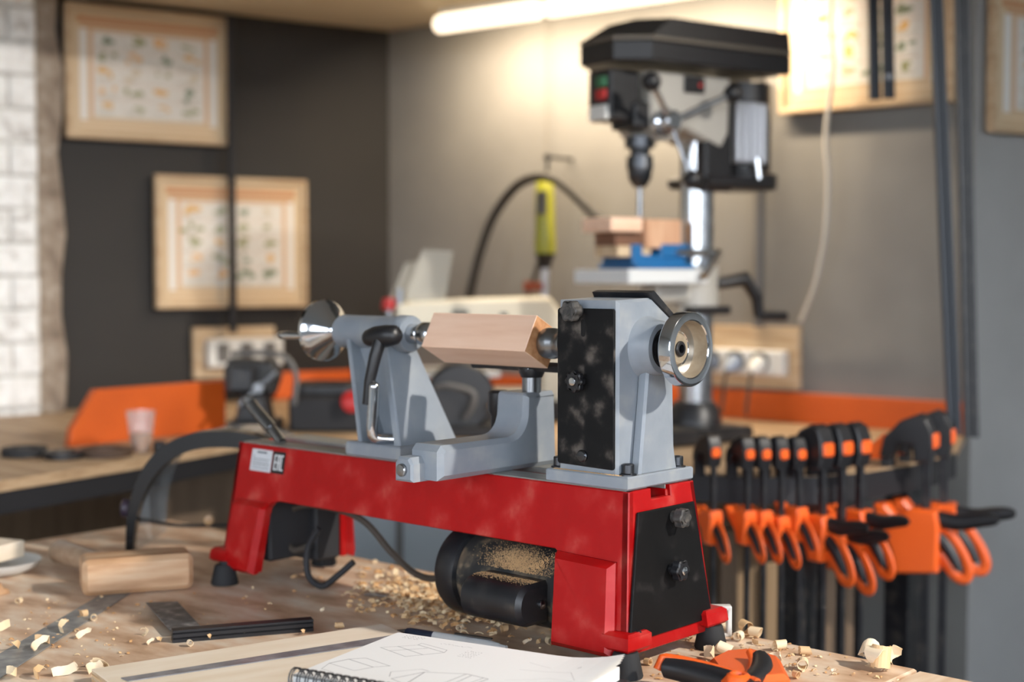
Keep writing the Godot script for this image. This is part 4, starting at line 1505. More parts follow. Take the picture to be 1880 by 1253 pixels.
func build_shavings() -> void:
	var kinds := []
	for k in 8:
		kinds.append(curl_mesh(100 + k, [0.014, 0.016, 0.010, 0.015, 0.006, 0.005, 0.010, 0.006][k], [0.006, 0.008, 0.005, 0.009, 0.004, 0.011, 0.010, 0.013][k], [1.4, 1.1, 1.6, 0.9, 1.2, 0.3, 0.4, 0.32][k]))
	# [px, py, kind, scale, turn, tilt]
	var spots := [
		[1292, 1208, 6, 1.2, 40, 70], [1322, 1206, 1, 0.9, 120, 20], [1366, 1166, 3, 0.95, 60, 0], [1384, 1172, 1, 0.8, 100, 0], [1356, 1178, 4, 1.4, 10, 0], [1392, 1186, 5, 1.0, 200, 30],
		[1430, 1196, 1, 0.75, 150, 0], [1414, 1216, 6, 0.9, 60, 60], [1476, 1204, 0, 0.8, 120, 0], [1473, 1230, 0, 1.0, 30, 0], [1602, 1228, 3, 1.3, 75, 0], [1618, 1224, 1, 1.4, 20, 60], [1632, 1222, 6, 1.2, 140, 50], [1598, 1218, 3, 1.2, 10, 30], [1460, 1247, 4, 1.0, 80, 0],
		[1350, 1172, 5, 0.8, 10, 0], [1335, 1160, 2, 1.0, 300, 0], [1188, 1222, 2, 0.7, 90, 0], [1265, 1175, 4, 1.0, 33, 0], [1526, 1234, 5, 0.5, 70, 10],
		[985, 1182, 5, 0.9, 20, 0], [1008, 1186, 4, 1.2, 70, 0], [960, 1184, 5, 0.7, 110, 0], [925, 1162, 4, 1.1, 160, 0], [898, 1168, 5, 0.8, 60, 0], [845, 1160, 4, 1.0, 10, 0], [622, 1155, 0, 0.6, 140, 0],
		[116, 1166, 7, 1.4, 200, 10], [140, 1175, 5, 1.2, 130, 0], [64, 1182, 7, 1.3, 70, 30], [18, 1158, 7, 1.5, 300, 40], [60, 1200, 5, 1.6, 160, 0], [30, 1190, 7, 1.1, 20, 0], [12, 1240, 7, 1.4, 45, 20],
		[96, 1244, 7, 1.5, 100, 10], [70, 1250, 5, 1.6, 200, 20], [170, 1232, 7, 1.3, 70, 50], [160, 1240, 6, 1.0, 130, 70], [155, 1134, 4, 1.1, 0, 0], [172, 1141, 4, 1.0, 60, 0], [165, 1222, 5, 0.9, 30, 0],
		[295, 1178, 5, 0.8, 0, 0], [262, 1168, 6, 0.6, 80, 0], [270, 1186, 5, 0.7, 150, 0], [382, 1174, 5, 0.9, 20, 0], [450, 1170, 5, 1.0, 200, 0], [348, 1188, 4, 0.9, 70, 0], [556, 1164, 5, 0.8, 10, 0], [35, 1110, 4, 1.0, 30, 0],
		[588, 1123, 5, 0.7, 40, 0], [640, 1117, 4, 0.7, 90, 0], [722, 1062, 6, 0.9, 0, 0],
	]
	for i in spots.size():
		var s: Array = spots[i]
		var o := mesh_part("wood_shaving", kinds[s[2]], M.shaving[i % 3])
		o.transform = Transform3D(Basis(Vector3.UP, deg_to_rad(s[4])) * Basis(Vector3.RIGHT, deg_to_rad(s[5] + (58.0 if s[2] in [5, 7] else 0.0))) * Basis.from_scale(Vector3.ONE * s[3]), flat(s[0], s[1]))
		var low := 0.0
		for q in kinds[s[2]].surface_get_arrays(0)[Mesh.ARRAY_VERTEX]:
			low = minf(low, (o.transform.basis * q).y)
		o.position.y = TABLE - low + 0.0002
		var form: String = "open crescent wood shaving" if s[2] in [5, 6, 7] else "tightly rolled wood shaving"
		var spot := "around the try square"
		if s[0] < 240:
			spot = "by the mallet and wide straightedge"
		elif s[0] > 1550:
			spot = "in the cluster near the table board seam"
		elif s[0] > 1150:
			spot = "between the lathe's end and the orange clamp"
		elif s[0] > 800:
			spot = "between the motor and the sketchbook"
		elif s[0] > 580:
			spot = "behind the plywood board"
		tag(o, "%s %s" % [form, spot], "wood shaving", "%ss %s" % [form, spot])
	# uncountable chips and dust
	var flake := MB.new()
	flake.ribbon([Vector3(-0.004, 0.0, 0), Vector3(-0.0015, 0.0014, 0), Vector3(0.0015, 0.0016, 0), Vector3(0.004, 0.0006, 0)], Vector3(0, 0, 1), 0.0045, 0.0004)
	var mm := MultiMesh.new()
	mm.transform_format = MultiMesh.TRANSFORM_3D
	mm.use_colors = true
	mm.mesh = flake.done()
	var where := []
	rng.seed = 77
	for i in 2600:
		var p: Vector3
		if i < 1500:      # heap behind and under the motor
			p = flat(900 + rng.randfn(0, 95), 1108 + rng.randfn(0, 24))
		elif i < 1900:
			p = flat(790 + rng.randfn(0, 80), 1085 + rng.randfn(0, 20))
		elif i < 2100:     # right corner
			p = flat(1400 + rng.randfn(0, 110), 1200 + rng.randfn(0, 22))
		elif i < 2250:
			p = flat(200 + rng.randfn(0, 190), 1170 + rng.randfn(0, 40))
		else:
			p = flat(rng.randf_range(60, 1650), rng.randf_range(1080, 1250))
		if p.x < -1.07 or p.z < -0.195 or p.x > 0.45 or p.z > 0.85:
			continue
		if p.x > -0.42 and p.x < -0.02 and p.z > 0.02:
			continue
		where.append(p)
	mm.instance_count = where.size()
	for i in where.size():
		var k := rng.randf_range(0.5, 1.5) if i < 1500 else rng.randf_range(0.2, 0.7)
		var heap := exp(-pow((where[i].x + 0.20) / 0.10, 2) - pow((where[i].z + 0.01) / 0.07, 2)) * 0.012
		mm.set_instance_transform(i, Transform3D(Basis(Vector3.UP, rng.randf() * TAU) * Basis(Vector3.RIGHT, rng.randfn(0, 0.35)) * Basis.from_scale(Vector3(k, k * rng.randf_range(0.6, 2.0), k)), where[i] + Vector3(0, 0.0006 + heap * rng.randf(), 0)))
		var c: Color = [rgb8(222, 186, 140), rgb8(238, 212, 172), rgb8(208, 160, 108)][rng.randi() % 3]
		mm.set_instance_color(i, c.srgb_to_linear())
	var mi := MultiMeshInstance3D.new()
	mi.name = "wood_chips"
	mi.multimesh = mm
	var cm := mat(Color.WHITE, 0.85)
	cm.vertex_color_use_as_albedo = true
	mi.material_override = cm
	add_child(mi)
	tag(mi, "loose wood chips and flakes scattered over the plywood table", "wood chips", "", "stuff")


# ---------------------------------------------------------------- the room behind
func level(px: float, py: float) -> Vector3:
	return on_level(px, py, BENCH)


func build_bench() -> void:
	var t := thing("workbench", "corner workbench with a wooden top and dark edge band along both walls", "workbench")
	var front := []
	for p in [[-330, 940], [0, 884], [240, 846], [470, 806], [540, 802], [700, 819], [1000, 852], [1260, 868], [1400, 875], [1500, 874], [1590, 866], [1670, 853], [1720, 842], [1752, 830]]:
		front.append(v2(level(p[0], p[1])))
	var a := on_grey(1772, 700)
	var k := corner + grey_n * 0.001 + black_n * 0.001
	var e := corner - black_dir * 1.55 + black_n * 0.06
	var e1 := on_plane(112, 600, black_n, corner + black_n * 0.06)
	var e2 := on_plane(112, 600, black_n, corner + black_n * 0.001)
	var poly := front.duplicate()
	poly.append_array([v2(a), v2(k), v2(e2), v2(e1), v2(e)])
	var b := MB.new()
	b.slab(poly, BENCH - 0.018, BENCH, 0.001)
	part("bench_top", b, M.bench_wood, t)
	# dark steel band under the top
	b = MB.new()
	for i in front.size() - 1:
		var p: Vector2 = front[i]
		var q: Vector2 = front[i + 1]
		var n := (q - p).orthogonal().normalized()
		if n.dot(v2(eye) - p) > 0.0:
			n = -n
		if i < 5:
			b.slab([p + n * 0.006, q + n * 0.006, q + n * 0.03, p + n * 0.03], BENCH - 0.055, BENCH - 0.0185)
		else:
			b.slab([p - n * 0.004, q - n * 0.004, q - n * 0.0002, p - n * 0.0002], BENCH - 0.046, BENCH - 0.002)
	part("edge_band", b, M.band, t)
	# panels set back below the bench
	var inset_line := func(d: float) -> Array:
		var o := []
		for i in front.size():
			var p: Vector2 = front[i]
			var dir: Vector2 = (front[mini(i + 1, front.size() - 1)] - front[maxi(i - 1, 0)]).normalized()
			var n := dir.orthogonal()
			if n.dot(v2(eye) - p) > 0.0:
				n = -n
			o.append(p + n * d)
		return o
	var back: Array = inset_line.call(0.30)
	b = MB.new()
	for i in range(0, 4):
		b.slab([back[i], back[i + 1], back[i + 1] + (back[i] - v2(eye)).normalized() * 0.02, back[i] + (back[i] - v2(eye)).normalized() * 0.02], 0.0, BENCH - 0.07)
	part("back_panel", b, M.brown, t)
	for i in range(6, front.size() - 1):
		b = MB.new()
		b.slab([back[i], back[i + 1], back[i + 1] + (back[i] - v2(eye)).normalized() * 0.02, back[i] + (back[i] - v2(eye)).normalized() * 0.02], 0.0, BENCH - 0.07)
		part("back_panel", b, M.brown, t)
	for i in [1, 9, 12]:
		b = MB.new()
		var c: Vector2 = inset_line.call(0.06)[i]
		b.box(Vector3(c.x - 0.025, 0, c.y - 0.025), Vector3(c.x + 0.025, BENCH - 0.03, c.y + 0.025), 0.002)
		part("leg", b, M.black_metal, t)
	# pale planks standing below the bench
	var spots := [[1338, 30, 0], [1372, 44, 1], [1420, 30, 1], [1452, 40, 0], [1490, 24, 1], [1528, 36, 0], [1566, 30, 0]]
	for i in spots.size():
		var s: Array = spots[i]
		var g := at_depth(s[0], 1000, 2.50 + 0.02 * (i % 2))
		b = MB.new()
		var w: float = s[1] * 0.001
		b.xf = Transform3D(yaw_basis(side), Vector3(g.x, 0, g.z))
		b.box(Vector3(-w / 2, 0, -0.01), Vector3(w / 2, 0.80 - 0.03 * (i % 3), 0.01), 0.001)
		tag(part("stored_plank", b, [M.brown, M.tan][s[2]]), ["dark brown plank stood under the bench behind the clamps", "light tan plank stood under the bench behind the clamps"][s[2]], "plank", ["dark planks under the bench", "tan planks under the bench"][s[2]])
	# pale grey locker seen under the lathe bed
	var l0 := at_depth(612, 1000, 2.78)
	var bs := yaw_basis(side * 0.97 - fwd * 0.22)
	var lk := thing("locker", "pale grey metal locker standing under the bench corner", "locker", Vector3(l0.x, 0, l0.z), bs)
	b = MB.new()
	b.box(Vector3(0, 0.03, -0.35), Vector3(0.62, 0.85, 0.0), 0.004)
	part("body", b, M.locker, lk)
	b = MB.new()
	b.box(Vector3(0.128, 0.05, 0.0), Vector3(0.143, 0.82, 0.004), 0.001)
	part("door_gap", b, M.grey_pl, lk)
	b = MB.new()
	b.box(Vector3(0, 0.0, -0.34), Vector3(0.62, 0.03, -0.02))
	part("plinth", b, M.black_soft, lk)


func build_orange_boards() -> void:
	# splash boards along both walls
	var th := 0.018
	var top := on_grey(1500, 724, 0.02).y
	var b := MB.new()
	var p := on_grey(1772, 700, 0.004)
	var q := corner + grey_n * 0.004 - grey_dir * 0.04
	var n := v2(grey_n) * th
	b.slab([v2(p), v2(q), v2(q) + n, v2(p) + n], BENCH + 0.001, top, 0.001)
	tag(part("splash_board", b, M.board_orange), "long orange splash board behind the drill press and clamps", "splash board")
	var o := corner - black_dir * 1.10
	var r0 := on_plane(130, 815, black_n, corner + black_n * 0.16)
	b = MB.new()
	var bs := yaw_basis((fwd * cos(deg_to_rad(40.0)) + side * sin(deg_to_rad(40.0))))
	var W := 0.0
	var base := level(128, 822)
	# the left board stands at a slight angle to the wall; outline read on its own plane
	var nn := bs.z
	var at := func(px: float, py: float) -> Vector2:
		var v := bs.inverse() * (on_plane(px, py, nn, base) - base)
		return Vector2(v.x, v.y)
	var pts := [at.call(128, 820), at.call(132, 790), at.call(176, 716), at.call(414, 698)]
	pts[0].y = 0.001
	pts[3].y = pts[2].y
	pts.append(Vector2(pts[3].x, 0.001))
	b.prism(pts, -th, 0.0, 0.001)
	var s := part("splash_board", b, M.board_orange)
	s.transform = Transform3D(bs, base)
	tag(s, "orange splash board with a cut corner beside the brick pier", "splash board")
	# short orange end of the corner
	b = MB.new()
	var c0 := on_black(500, 690, 0.02)
	var c1 := on_black(640, 690, 0.02)
	b.slab([v2(c0), v2(c1), v2(c1) + v2(black_n) * th, v2(c0) + v2(black_n) * th], BENCH + 0.001, on_black(560, 682, 0.02).y, 0.001)
	tag(part("splash_board", b, M.board_orange), "short orange splash board in the dark room corner", "splash board")


func chart_image(seed_: int) -> Image:
	var W := 360
	var H := 254
	var im := Image.create(W, H, false, Image.FORMAT_RGB8)
	im.fill(rgb8(196, 174, 142))
	rng.seed = seed_
	var box := func(x: float, y: float, w: float, h: float, c: Color) -> void:
		im.fill_rect(Rect2i(int(x * W), int(y * H), maxi(1, int(w * W)), maxi(1, int(h * H))), c)
	box.call(0.04, 0.05, 0.92, 0.07, rgb8(184, 138, 100))
	box.call(0.07, 0.13, 0.86, 0.02, rgb8(180, 126, 88))
	box.call(0.06, 0.16, 0.045, 0.74, rgb8(214, 212, 208))
	box.call(0.895, 0.16, 0.045, 0.74, rgb8(214, 212, 208))
	box.call(0.125, 0.16, 0.012, 0.72, rgb8(204, 150, 110))
	box.call(0.865, 0.16, 0.012, 0.72, rgb8(204, 150, 110))
	box.call(0.14, 0.17, 0.72, 0.70, rgb8(206, 202, 194))
	for k in 3:
		box.call(0.06, 0.90 + k * 0.028, 0.88, 0.010, [rgb8(190, 148, 108), rgb8(226, 206, 176), rgb8(184, 138, 100)][k])
	var cols := 4
	var rows := 5
	for cx in cols:
		for ry in rows:
			var x0 := 0.16 + cx * 0.175
			var y0 := 0.20 + ry * 0.132
			for k in 5:
				if rng.randf() < 0.75:
					box.call(x0 + rng.randf() * 0.02, y0 + 0.075 + k * 0.010, rng.randf_range(0.06, 0.14), 0.004, rgb8(170, 164, 152))
			var c: Color = [rgb8(124, 124, 72), rgb8(204, 152, 74), rgb8(146, 146, 110), rgb8(96, 110, 84), rgb8(190, 176, 150), rgb8(214, 160, 96)][rng.randi() % 6]
			var n := rng.randi_range(2, 5)
			var mid := Vector2(x0 + 0.07, y0 + 0.035)
			for k in n:
				var m := mid + Vector2(rng.randfn(0, 0.025), rng.randfn(0, 0.018))
				var r := Vector2(rng.randf_range(0.012, 0.035), rng.randf_range(0.012, 0.03))
				for yy in range(int((m.y - r.y) * H), int((m.y + r.y) * H) + 1):
					for xx in range(int((m.x - r.x) * W), int((m.x + r.x) * W) + 1):
						var d := Vector2((float(xx) / W - m.x) / r.x, (float(yy) / H - m.y) / r.y).length()
						if d < 1.0 and xx >= 0 and yy >= 0 and xx < W and yy < H:
							im.set_pixel(xx, yy, im.get_pixel(xx, yy).lerp(c, 0.75))
	for ry in rows:
		box.call(0.15, 0.185 + ry * 0.132, 0.70, 0.004, rgb8(206, 170, 150))
	for cx in 3:
		box.call(0.325 + cx * 0.175, 0.18, 0.003, 0.68, rgb8(196, 186, 174))
	return im


func chart(label: String, c00: Vector3, c10: Vector3, height: float, nrm: Vector3, seed_: int, roll := 0.0, tip := 0.0) -> void:
	# c00 and c10: lower corners on the wall; the frame hangs upright, leaning forward by tip
	var x := (c10 - c00)
	var w := x.length()
	x = x.normalized()
	var bs := Basis(x, nrm.cross(x).normalized(), nrm)
	if bs.y.y < 0.0:
		bs = Basis(x, -bs.y, nrm)
	bs = Basis(nrm, roll) * Basis(x, tip) * bs
	var t := thing("framed_chart", label, "chart", c00, bs, "")
	var f := 0.013
	var b := MB.new()
	for s in [[0.0, 0.0, w, f], [0.0, height - f, w, height], [0.0, f, f, height - f], [w - f, f, w, height - f]]:
		b = MB.new()
		b.box(Vector3(s[0], s[1], 0.0), Vector3(s[2], s[3], 0.022), 0.002)
		part("frame_bar", b, M.frame, t)
	b = MB.new()
	b.quad(Vector3(f, f, 0.012), Vector3(w - f, f, 0.012), Vector3(w - f, height - f, 0.012), Vector3(f, height - f, 0.012))
	part("print", b, print_mat(chart_image(seed_), 0.6), t)
	b = MB.new()
	b.box(Vector3(f * 0.5, f * 0.5, 0.002), Vector3(w - f * 0.5, height - f * 0.5, 0.0115))
	part("backing", b, M.frame, t)


func sized_chart(label: String, pts: Array, nrm: Vector3, fn: Callable, seed_: int) -> void:
	# pts: bottom left, bottom right, top left in pixels
	var a: Vector3 = fn.call(pts[0][0], pts[0][1], 0.012)
	var c: Vector3 = fn.call(pts[1][0], pts[1][1], 0.012)
	var d: Vector3 = fn.call(pts[2][0], pts[2][1], 0.012)
	c.y = a.y
	chart(label, a, c, d.y - a.y, nrm, seed_)


func build_charts() -> void:
	sized_chart("framed tool chart hanging high on the black wall beside the brick pier", [[118, 253], [420, 262], [112, 3]], black_n, on_black, 301)
	sized_chart("framed tool chart on the black wall behind the thin conduit", [[283, 567], [559, 565], [283, 321]], black_n, on_black, 302)
	sized_chart("framed tool chart on the grey wall behind the long hanging clamps", [[1437, 212], [1757, 190], [1437, -60]], grey_n, on_grey, 303)
	var n := black_n
	var fn := func(px: float, py: float, off: float) -> Vector3: return on_plane(px, py, n, grey_end + n * off)
	sized_chart("framed tool chart on the return wall past the long clamps", [[1808, 243], [2080, 262], [1808, -30]], n, fn, 304)


func build_wall_fittings() -> void:
	# conduit on the black wall down to its socket board
	var b := MB.new()
	var a := on_black(418, 30, 0.050)
	var c := on_black(428, 612, 0.050)
	a.x = c.x
	a.z = c.z
	b.rod(c, a, 0.010, 12)
	tag(part("conduit", b, M.black_soft), "thin black conduit running down the black wall in front of a chart", "conduit")
	socket_board("plywood socket board with three switches on the black wall", [[352, 696], [500, 690], [352, 602]], black_n, on_black, true)
	b = MB.new()
	a = on_grey(1398, 140, 0.03)
	c = on_grey(1392, 600, 0.03)
	a.x = c.x
	a.z = c.z
	b.rod(c, a, 0.012, 12)
	tag(part("conduit", b, M.grey_pl), "grey conduit running down the grey wall behind the drill press", "conduit")
	socket_board("plywood socket board with plugs on the grey wall", [[1300, 706], [1472, 714], [1300, 596]], grey_n, on_grey, false)
	# thin cable between the light tubes
	b = MB.new()
	a = on_grey(996, 14, 0.02)
	c = on_grey(1003, 300, 0.02)
	a.x = c.x
	a.z = c.z
	b.rod(c, a, 0.0016, 8)
	tag(part("lamp_cable", b, M.thin_cable), "thin grey cable dropping from between the light tubes", "cable")
	# white cord hanging by the clamps
	b = MB.new()
	var pts := []
	for p in [[1527, -20], [1524, 60], [1530, 120], [1522, 190], [1516, 260], [1520, 330], [1516, 420], [1506, 480], [1494, 530], [1470, 590]]:
		pts.append(on_grey(p[0], p[1], 0.075 - 0.05 * clampf((p[1] - 400.0) / 200.0, 0, 1)))
	b.tube(bend(pts, 5), 0.0052, 8)
	tag(part("power_cord", b, M.white_cord), "wavy pale cord hanging on the grey wall over a chart", "cord")
	b = MB.new()
	a = on_grey(1180, -30, 0.012)
	c = on_grey(1396, 8, 0.012)


func socket_board(label: String, pts: Array, nrm: Vector3, fn: Callable, switches: bool) -> void:
	var a: Vector3 = fn.call(pts[0][0], pts[0][1], 0.002)
	var c: Vector3 = fn.call(pts[1][0], pts[1][1], 0.002)
	var d: Vector3 = fn.call(pts[2][0], pts[2][1], 0.002)
	c.y = a.y
	var w := a.distance_to(c)
	var h := d.y - a.y
	var x := (c - a).normalized()
	var bs := Basis(x, Vector3.UP, nrm)
	var t := thing("socket_board", label, "socket board", a, bs)
	var b := MB.new()
	b.box(Vector3(0, 0, 0), Vector3(w, h, 0.018), 0.001)
	part("board", b, M.frame, t)
	b = MB.new()
	if switches:
		b.box(Vector3(0.028, 0.030, 0.018), Vector3(w * 1.04, 0.100, 0.050), 0.003)
		var pl := part("plate", b, M.white_pl, t)
		for k in 3:
			b = MB.new()
			var x0 := 0.048 + k * (w - 0.030) / 3.0
			b.box(Vector3(x0, 0.042, 0.050), Vector3(x0 + 0.032, 0.090, 0.054), 0.001)
			part("switch", b, M.grey_pl, pl)
	else:
		b.box(Vector3(0.0, 0.030, 0.018), Vector3(w - 0.022, 0.086, 0.045), 0.003)
		var pl := part("plate", b, M.white_pl, t)
		for k in 3:
			b = MB.new()
			b.lathe_on(Vector3(0.035 + k * 0.062, 0.06, 0.045), Vector3(0, 0, 1), [Vector2(0.024, 0), Vector2(0.024, 0.003), Vector2(0.020, 0.003), Vector2(0.020, 0.001), Vector2(0, 0.001)], 20)
			part("socket", b, M.grey_pl, pl)
			b = MB.new()
			b.lathe_on(Vector3(0.035 + k * 0.062, 0.058, 0.046), Vector3(0, -0.5, 1), [Vector2(0, 0), Vector2(0.018, 0.0), Vector2(0.018, 0.014), Vector2(0.012, 0.030), Vector2(0.006, 0.040), Vector2(0, 0.040)], 16)
			var pg := part("plug", b, [mat(rgb8(128, 140, 158), 0.5), mat(rgb8(138, 150, 168), 0.5), M.white_pl][k], pl)
			b = MB.new()
			var s := Vector3(0.035 + k * 0.062, 0.038, 0.082)
			b.tube(bend([s, s + Vector3(0.0, -0.02, 0.008), s + Vector3(-0.012, -0.08, 0.0), s + Vector3(-0.018, -0.085, -0.01), s + Vector3(-0.022, -0.095, -0.02)], 5), 0.0042, 8)
			part("cord", b, M.cord, pg)


func build_brick() -> void:
	# whitewashed brick pier left of the black wall
	var n := black_n
	var base := corner + n * 0.05
	var p := on_plane(74, 600, n, base)
	var bs := Basis(-black_dir, Vector3.UP, (-black_dir).cross(Vector3.UP))
	if bs.z.dot(n) < 0.0:
		bs = Basis(black_dir, Vector3.UP, n)
	p.y = 0.0
	var t := Node3D.new()
	t.name = "wall_pier"
	add_child(t)
	t.transform = Transform3D(bs, p)
	structure(t, "whitewashed brick pier at the left end of the black wall", "brick wall")
	# local +x along black_dir (to the right), so bricks run to -x
	var b := MB.new()
	b.box(Vector3(-0.9, 0, -0.10), Vector3(0.0, 2.98, -0.006))
	part("mortar", b, M.mortar, t)
	rng.seed = 9
	var row := 0
	var y := 0.55
	while y < 2.3:
		var x := -0.004 - (0.0 if row % 2 else 0.062)
		if row % 2 == 0:
			var hb := MB.new()
			hb.box(Vector3(x + 0.006, y, -0.06), Vector3(-0.002 + rng.randf_range(-0.006, 0.004), y + 0.069, rng.randf_range(-0.003, 0.003)), 0.004)
			part("brick", hb, M.brick[rng.randi() % 4], t)
		while x > -0.40:
			var w := rng.randf_range(0.116, 0.126)
			var kb := MB.new()
			kb.box(Vector3(x - w, y, -0.06), Vector3(x, y + 0.069 + rng.randf_range(-0.002, 0.001), rng.randf_range(-0.004, 0.003)), 0.004)
			part("brick", kb, M.brick[rng.randi() % 4], t)
			x -= w + 0.009
		y += 0.0775
		row += 1
	# rough plaster strip with an irregular edge, between pier and black wall
	b = MB.new()
	var pts := []
	var hs := 24
	for i in hs + 1:
		var yy := 2.3 * i / hs
		pts.append(Vector2(0.062 + 0.018 * sin(i * 1.9) + 0.010 * sin(i * 4.3 + 1.0), yy))
	for i in hs + 1:
		pts.append(Vector2(-0.02, 2.3 * (hs - i) / hs))
	b.prism(pts, -0.045, -0.020, 0.003)
	var s := part("plaster_strip", b, M.plaster, t)
	s.set_meta("label", "rough bare plaster strip with a ragged edge")


func build_drill_press() -> void:
	var foot := level(1274, 806)
	var rear := fwd * cos(deg_to_rad(55.6)) + side * sin(deg_to_rad(55.6))
	var bs := yaw_basis(rear)
	var t := thing("drill_press", "bench drill press with a black belt cover and silver column", "drill press", foot, bs)
	# local: +x to the rear (right), +z to the viewer; read outlines on the plane through the column
	var L := func(px: float, py: float, z := 0.0) -> Vector2:
		var v := bs.inverse() * (on_plane(px, py, bs.z, foot + bs.z * z) - foot)
		return Vector2(v.x, v.y)
	var b := MB.new()
	b.box(Vector3(-0.20, 0.001, -0.10), Vector3(0.07, 0.030, 0.10), 0.006)
	b.lathe_on(Vector3(0, 0.03, 0), Vector3.UP, [Vector2(0.055, 0), Vector2(0.050, 0.03), Vector2(0.040, 0.045), Vector2(0.034, 0.045)], 24)
	part("base", b, M.black_metal, t)
	b = MB.new()
	b.rod(Vector3(0, 0.03, 0), Vector3(0, 0.66, 0), 0.031, 32)
	part("column", b, M.chrome_soft, t)
	b = MB.new()
	b.box(Vector3(-0.006, 0.06, 0.028), Vector3(0.012, 0.56, 0.040), 0.001)
	part("rack", b, M.steel, t)
	# table
	var ta: Vector2 = L.call(1068, 508)
	var tb: Vector2 = L.call(1300, 508)
	b = MB.new()
	b.box(Vector3(ta.x + 0.045, ta.y - 0.014, -0.085), Vector3(tb.x - 0.075, ta.y + 0.014, 0.085), 0.003)
	var tab := part("work_table", b, M.white_table, t)
	b = MB.new()
	b.lathe_on(Vector3(0, ta.y - 0.06, 0), Vector3.UP, [Vector2(0.032, 0), Vector2(0.046, 0.0), Vector2(0.046, 0.08), Vector2(0.032, 0.08)], 24)
	b.box(Vector3(-0.12, ta.y - 0.05, -0.03), Vector3(-0.03, ta.y - 0.012, 0.03), 0.006)
	part("table_bracket", b, M.grey_cast, tab)
	b = MB.new()
	b.box(Vector3(-0.05, ta.y - 0.075, 0.02), Vector3(0.045, ta.y - 0.058, 0.06), 0.004)
	var k0: Vector2 = L.call(1335, 512)
	var k1: Vector2 = L.call(1362, 580)
	var k2: Vector2 = L.call(1408, 580)
	b.tube([Vector3(0.03, k0.y - 0.01, 0.03), Vector3(k0.x, k0.y, 0.05), Vector3((k0.x + k1.x) / 2 + 0.012, (k0.y + k1.y) / 2, 0.05), Vector3(k1.x, k1.y, 0.05)], [0.012, 0.016, 0.012, 0.011], 12)
	b.rod(Vector3(k1.x, k1.y, 0.05), Vector3(k2.x, k2.y, 0.055), 0.010, 12, 0.003)
	part("table_crank", b, M.black, tab)
	# head casting
	var h0: Vector2 = L.call(1160, 135)
	var h1: Vector2 = L.call(1304, 278)
	b = MB.new()
	b.prism([Vector2(h0.x, h0.y), Vector2(h0.x + 0.005, L.call(1172, 238).y), Vector2(h0.x + 0.03, L.call(1172, 262).y), L.call(1200, 262), L.call(1222, 240), L.call(1262, 262), Vector2(h1.x - 0.02, h1.y), Vector2(h1.x, L.call(1304, 250).y), Vector2(h1.x + 0.004, h0.y)], -0.055, 0.055, 0.006)
	var head := part("head", b, M.grey_cast, t)
	b = MB.new()
	var dp: Vector2 = L.call(1240, 160)
	b.box(Vector3(dp.x - 0.028, dp.y - 0.018, 0.055), Vector3(dp.x + 0.024, dp.y + 0.014, 0.060), 0.002)
	part("display", b, M.black, head)
	b = MB.new()
	b.box(Vector3(dp.x + 0.006, dp.y - 0.006, 0.060), Vector3(dp.x + 0.014, dp.y + 0.002, 0.0625), 0.001)
	part("button", b, M.red_pl, head)
	# belt cover, chamfered nose
	var c0: Vector2 = L.call(1072, 100) + Vector2(0.030, 0)
	var c1: Vector2 = L.call(1440, 112) - Vector2(0.078, 0)
	var y0: float = L.call(1300, 138).y
	var y1: float = L.call(1300, 103).y
	var y2: float = L.call(1300, 96).y
	var y3: float = L.call(1300, 61).y
	var nose := func(g: float) -> Array:
		return [Vector2(c0.x + g + 0.055, 0.095 - g), Vector2(c1.x - g, 0.095 - g), Vector2(c1.x - g, -0.095 + g), Vector2(c0.x + g + 0.055, -0.095 + g), Vector2(c0.x + g, -0.05), Vector2(c0.x + g, 0.05)]
	b = MB.new()
	b.slab(nose.call(0.0), y0, y1, 0.003)
	var cov := part("belt_cover", b, M.black, t)
	b = MB.new()
	b.slab(nose.call(-0.002), y1 + 0.0002, y2, 0.001)
	part("cover_seam", b, M.cover_seam, cov)
	b = MB.new()
	var lo: Array = nose.call(0.0)
	var hi: Array = [Vector2(c0.x + 0.105, 0.091), Vector2(c1.x, 0.091), Vector2(c1.x, -0.080), Vector2(c0.x + 0.105, -0.080), Vector2(c0.x + 0.060, -0.04), Vector2(c0.x + 0.060, 0.04)]
	for i in 6:
		var j := (i + 1) % 6
		b.quad(Vector3(lo[i].x, y2, lo[i].y), Vector3(lo[j].x, y2, lo[j].y), Vector3(hi[j].x, y3, hi[j].y), Vector3(hi[i].x, y3, hi[i].y))
	b.slab(hi, y3 - 0.002, y3)
	part("cover_lid", b, M.cover, cov)
	# switch box at the nose
	var s0: Vector2 = L.call(1100, 128)
	var s1: Vector2 = L.call(1168, 240)
	b = MB.new()
	b.box(Vector3(s0.x, L.call(1100, 222).y, -0.035), Vector3(s0.x + 0.07, s0.y, 0.035), 0.004)
	b.box(Vector3(s0.x + 0.05, s1.y, -0.03), Vector3(s1.x + 0.01, s0.y - 0.06, 0.046), 0.004)
	var sw := part("switch_box", b, M.black, head)
	for k in 3:
		b = MB.new()
		var yy: float = L.call(1100, [152, 175, 208][k]).y
		b.box(Vector3(s0.x - 0.008, yy - [0.010, 0.010, 0.014][k], -0.002 if k < 2 else -0.022), Vector3(s0.x + 0.001, yy + [0.010, 0.010, 0.014][k], 0.024 if k < 2 else 0.03), 0.002)
		part(["start_button", "stop_button", "rating_plate"][k], b, [M.green_pl, M.red_pl, M.white_pl][k], sw)
	# quill, chuck and bit
	var q: Vector2 = L.call(1175, 262)
	b = MB.new()
	var ql: float = q.y - L.call(1175, 350).y
